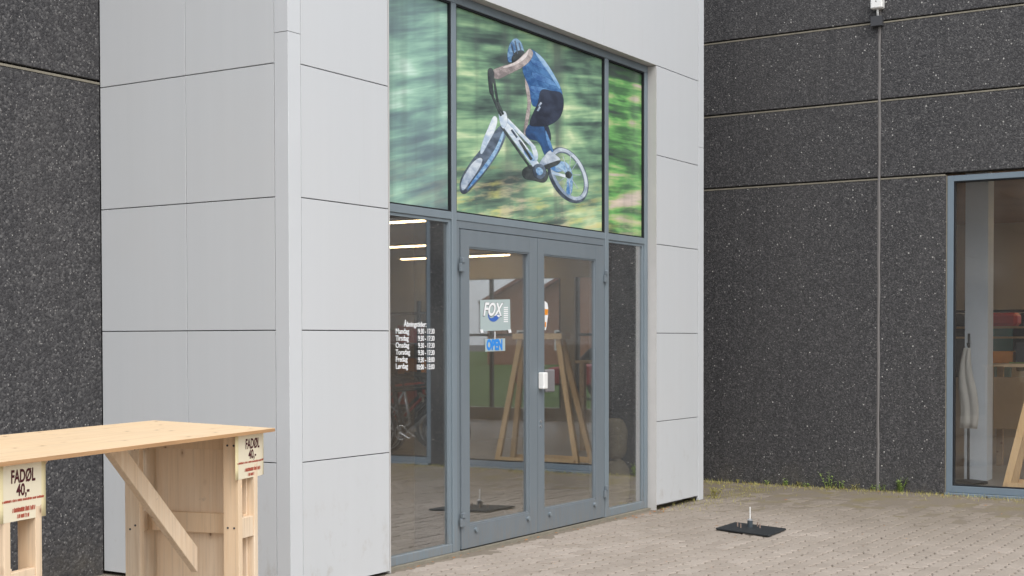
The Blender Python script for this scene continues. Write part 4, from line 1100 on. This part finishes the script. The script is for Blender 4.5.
for k, (u, h, n, m, lab) in enumerate(((736, .05, 4, 'grass_dry', LW), (767, .06, 4, 'leaf', LW), (786, .09, 5, 'leaf', LW), (797, .07, 4, 'grass_dry', LW), (806, .06, 5, 'leaf', LW),
        (830, .20, 6, 'leaf', 'tall spindly weed at the foot of the wing wall left of the vertical joint'), (841, .10, 4, 'leaf', LW), (856, .07, 4, 'grass_dry', LW), (874, .07, 4, 'leaf', LW), (882, .08, 4, 'leaf', LW),
        (900, .17, 11, 'leaf', 'bushy bright green weed right of the vertical joint by the window'))):
    b = onp(u, 485, 0, WX-.03); d = ray(u, 485); 
    if lab == LW: lab = 'small weed at the foot of the wing wall, %s from the grey block' % ORD.pop(0)
    weed(Vector((b.x, b.y, .004)), h, n, lab, m, 20+k)
weed(Vector((6.12, -.06, 0)), .13, 9, 'clump of pale weeds at the right corner of the grey block', 'grass_dry', 51); weed(Vector((6.3, .05, 0)), .10, 8, 'clump of pale weeds just behind the grey block corner', 'grass_dry', 52)
def scatter(name, mat, pts, smin, smax, flat, seed, label, cat, blades=False):
    rs = random.Random(seed); mb = MB()
    for p in pts:
        a = rs.uniform(0, 6.28); s = rs.uniform(smin, smax); d = Vector((math.cos(a), math.sin(a), rs.uniform(-flat, flat))); w = Vector((-math.sin(a), math.cos(a), rs.uniform(-flat, flat)))
        i = len(mb.v)
        if blades:
            hgt = rs.uniform(.5, 1)*s; q = p+Vector((d.x*s*.5, d.y*s*.5, hgt)); mb.v += [tuple(p-w*.0025), tuple(p+w*.0025), tuple(q)]; mb.f.append((i, i+1, i+2))
        else:
            mb.v += [tuple(p-d*s), tuple(p-w*s*.5), tuple(p+d*s), tuple(p+w*s*.5)]; mb.f.append((i, i+1, i+2, i+3))
        mb.mi.append(0)
    o = mb.build(name, mat); o['kind'] = 'stuff'; o['label'] = label; o['category'] = cat
rs = random.Random(77)
pts = [Vector((WX-abs(rs.gauss(0, .16))-.01, rs.uniform(-4.5, 1.5), .008)) for _ in range(1900)]
scatter('moss_grass', 'grass_dry', pts, .014, .055, .3, 1, 'sparse yellowish grass growing along the dark wing wall', 'grass', True)
pts = [Vector((rs.uniform(4.9, 7.4), .0-abs(rs.gauss(0, .25))+.05, .006)) for _ in range(420)] + [Vector((rs.uniform(6.0, 7.4), rs.uniform(-.2, 1.4), .006)) for _ in range(380)]
scatter('corner_grass', 'grass_dry', pts, .012, .045, .3, 2, 'thin dry grass between the pavers by the block corner', 'grass', True)
pts = [Vector((WX-.02-abs(rs.gauss(0, .07)), rs.uniform(-4.5, 1.2), .012)) for _ in range(90)] + [Vector((rs.uniform(4.2, 5.3), -.02-abs(rs.gauss(0, .05)), .009)) for _ in range(60)] + [Vector((rs.uniform(1, 4.2), .02-abs(rs.gauss(0, .03)), .008)) for _ in range(45)] + [Vector((rs.uniform(2, 7), rs.uniform(-4, -.3), .008)) for _ in range(40)]
scatter('leaf_litter', 'dry_leaf', pts, .006, .02, .35, 3, 'scattered brown leaf crumbs along the wall feet', 'leaf litter')
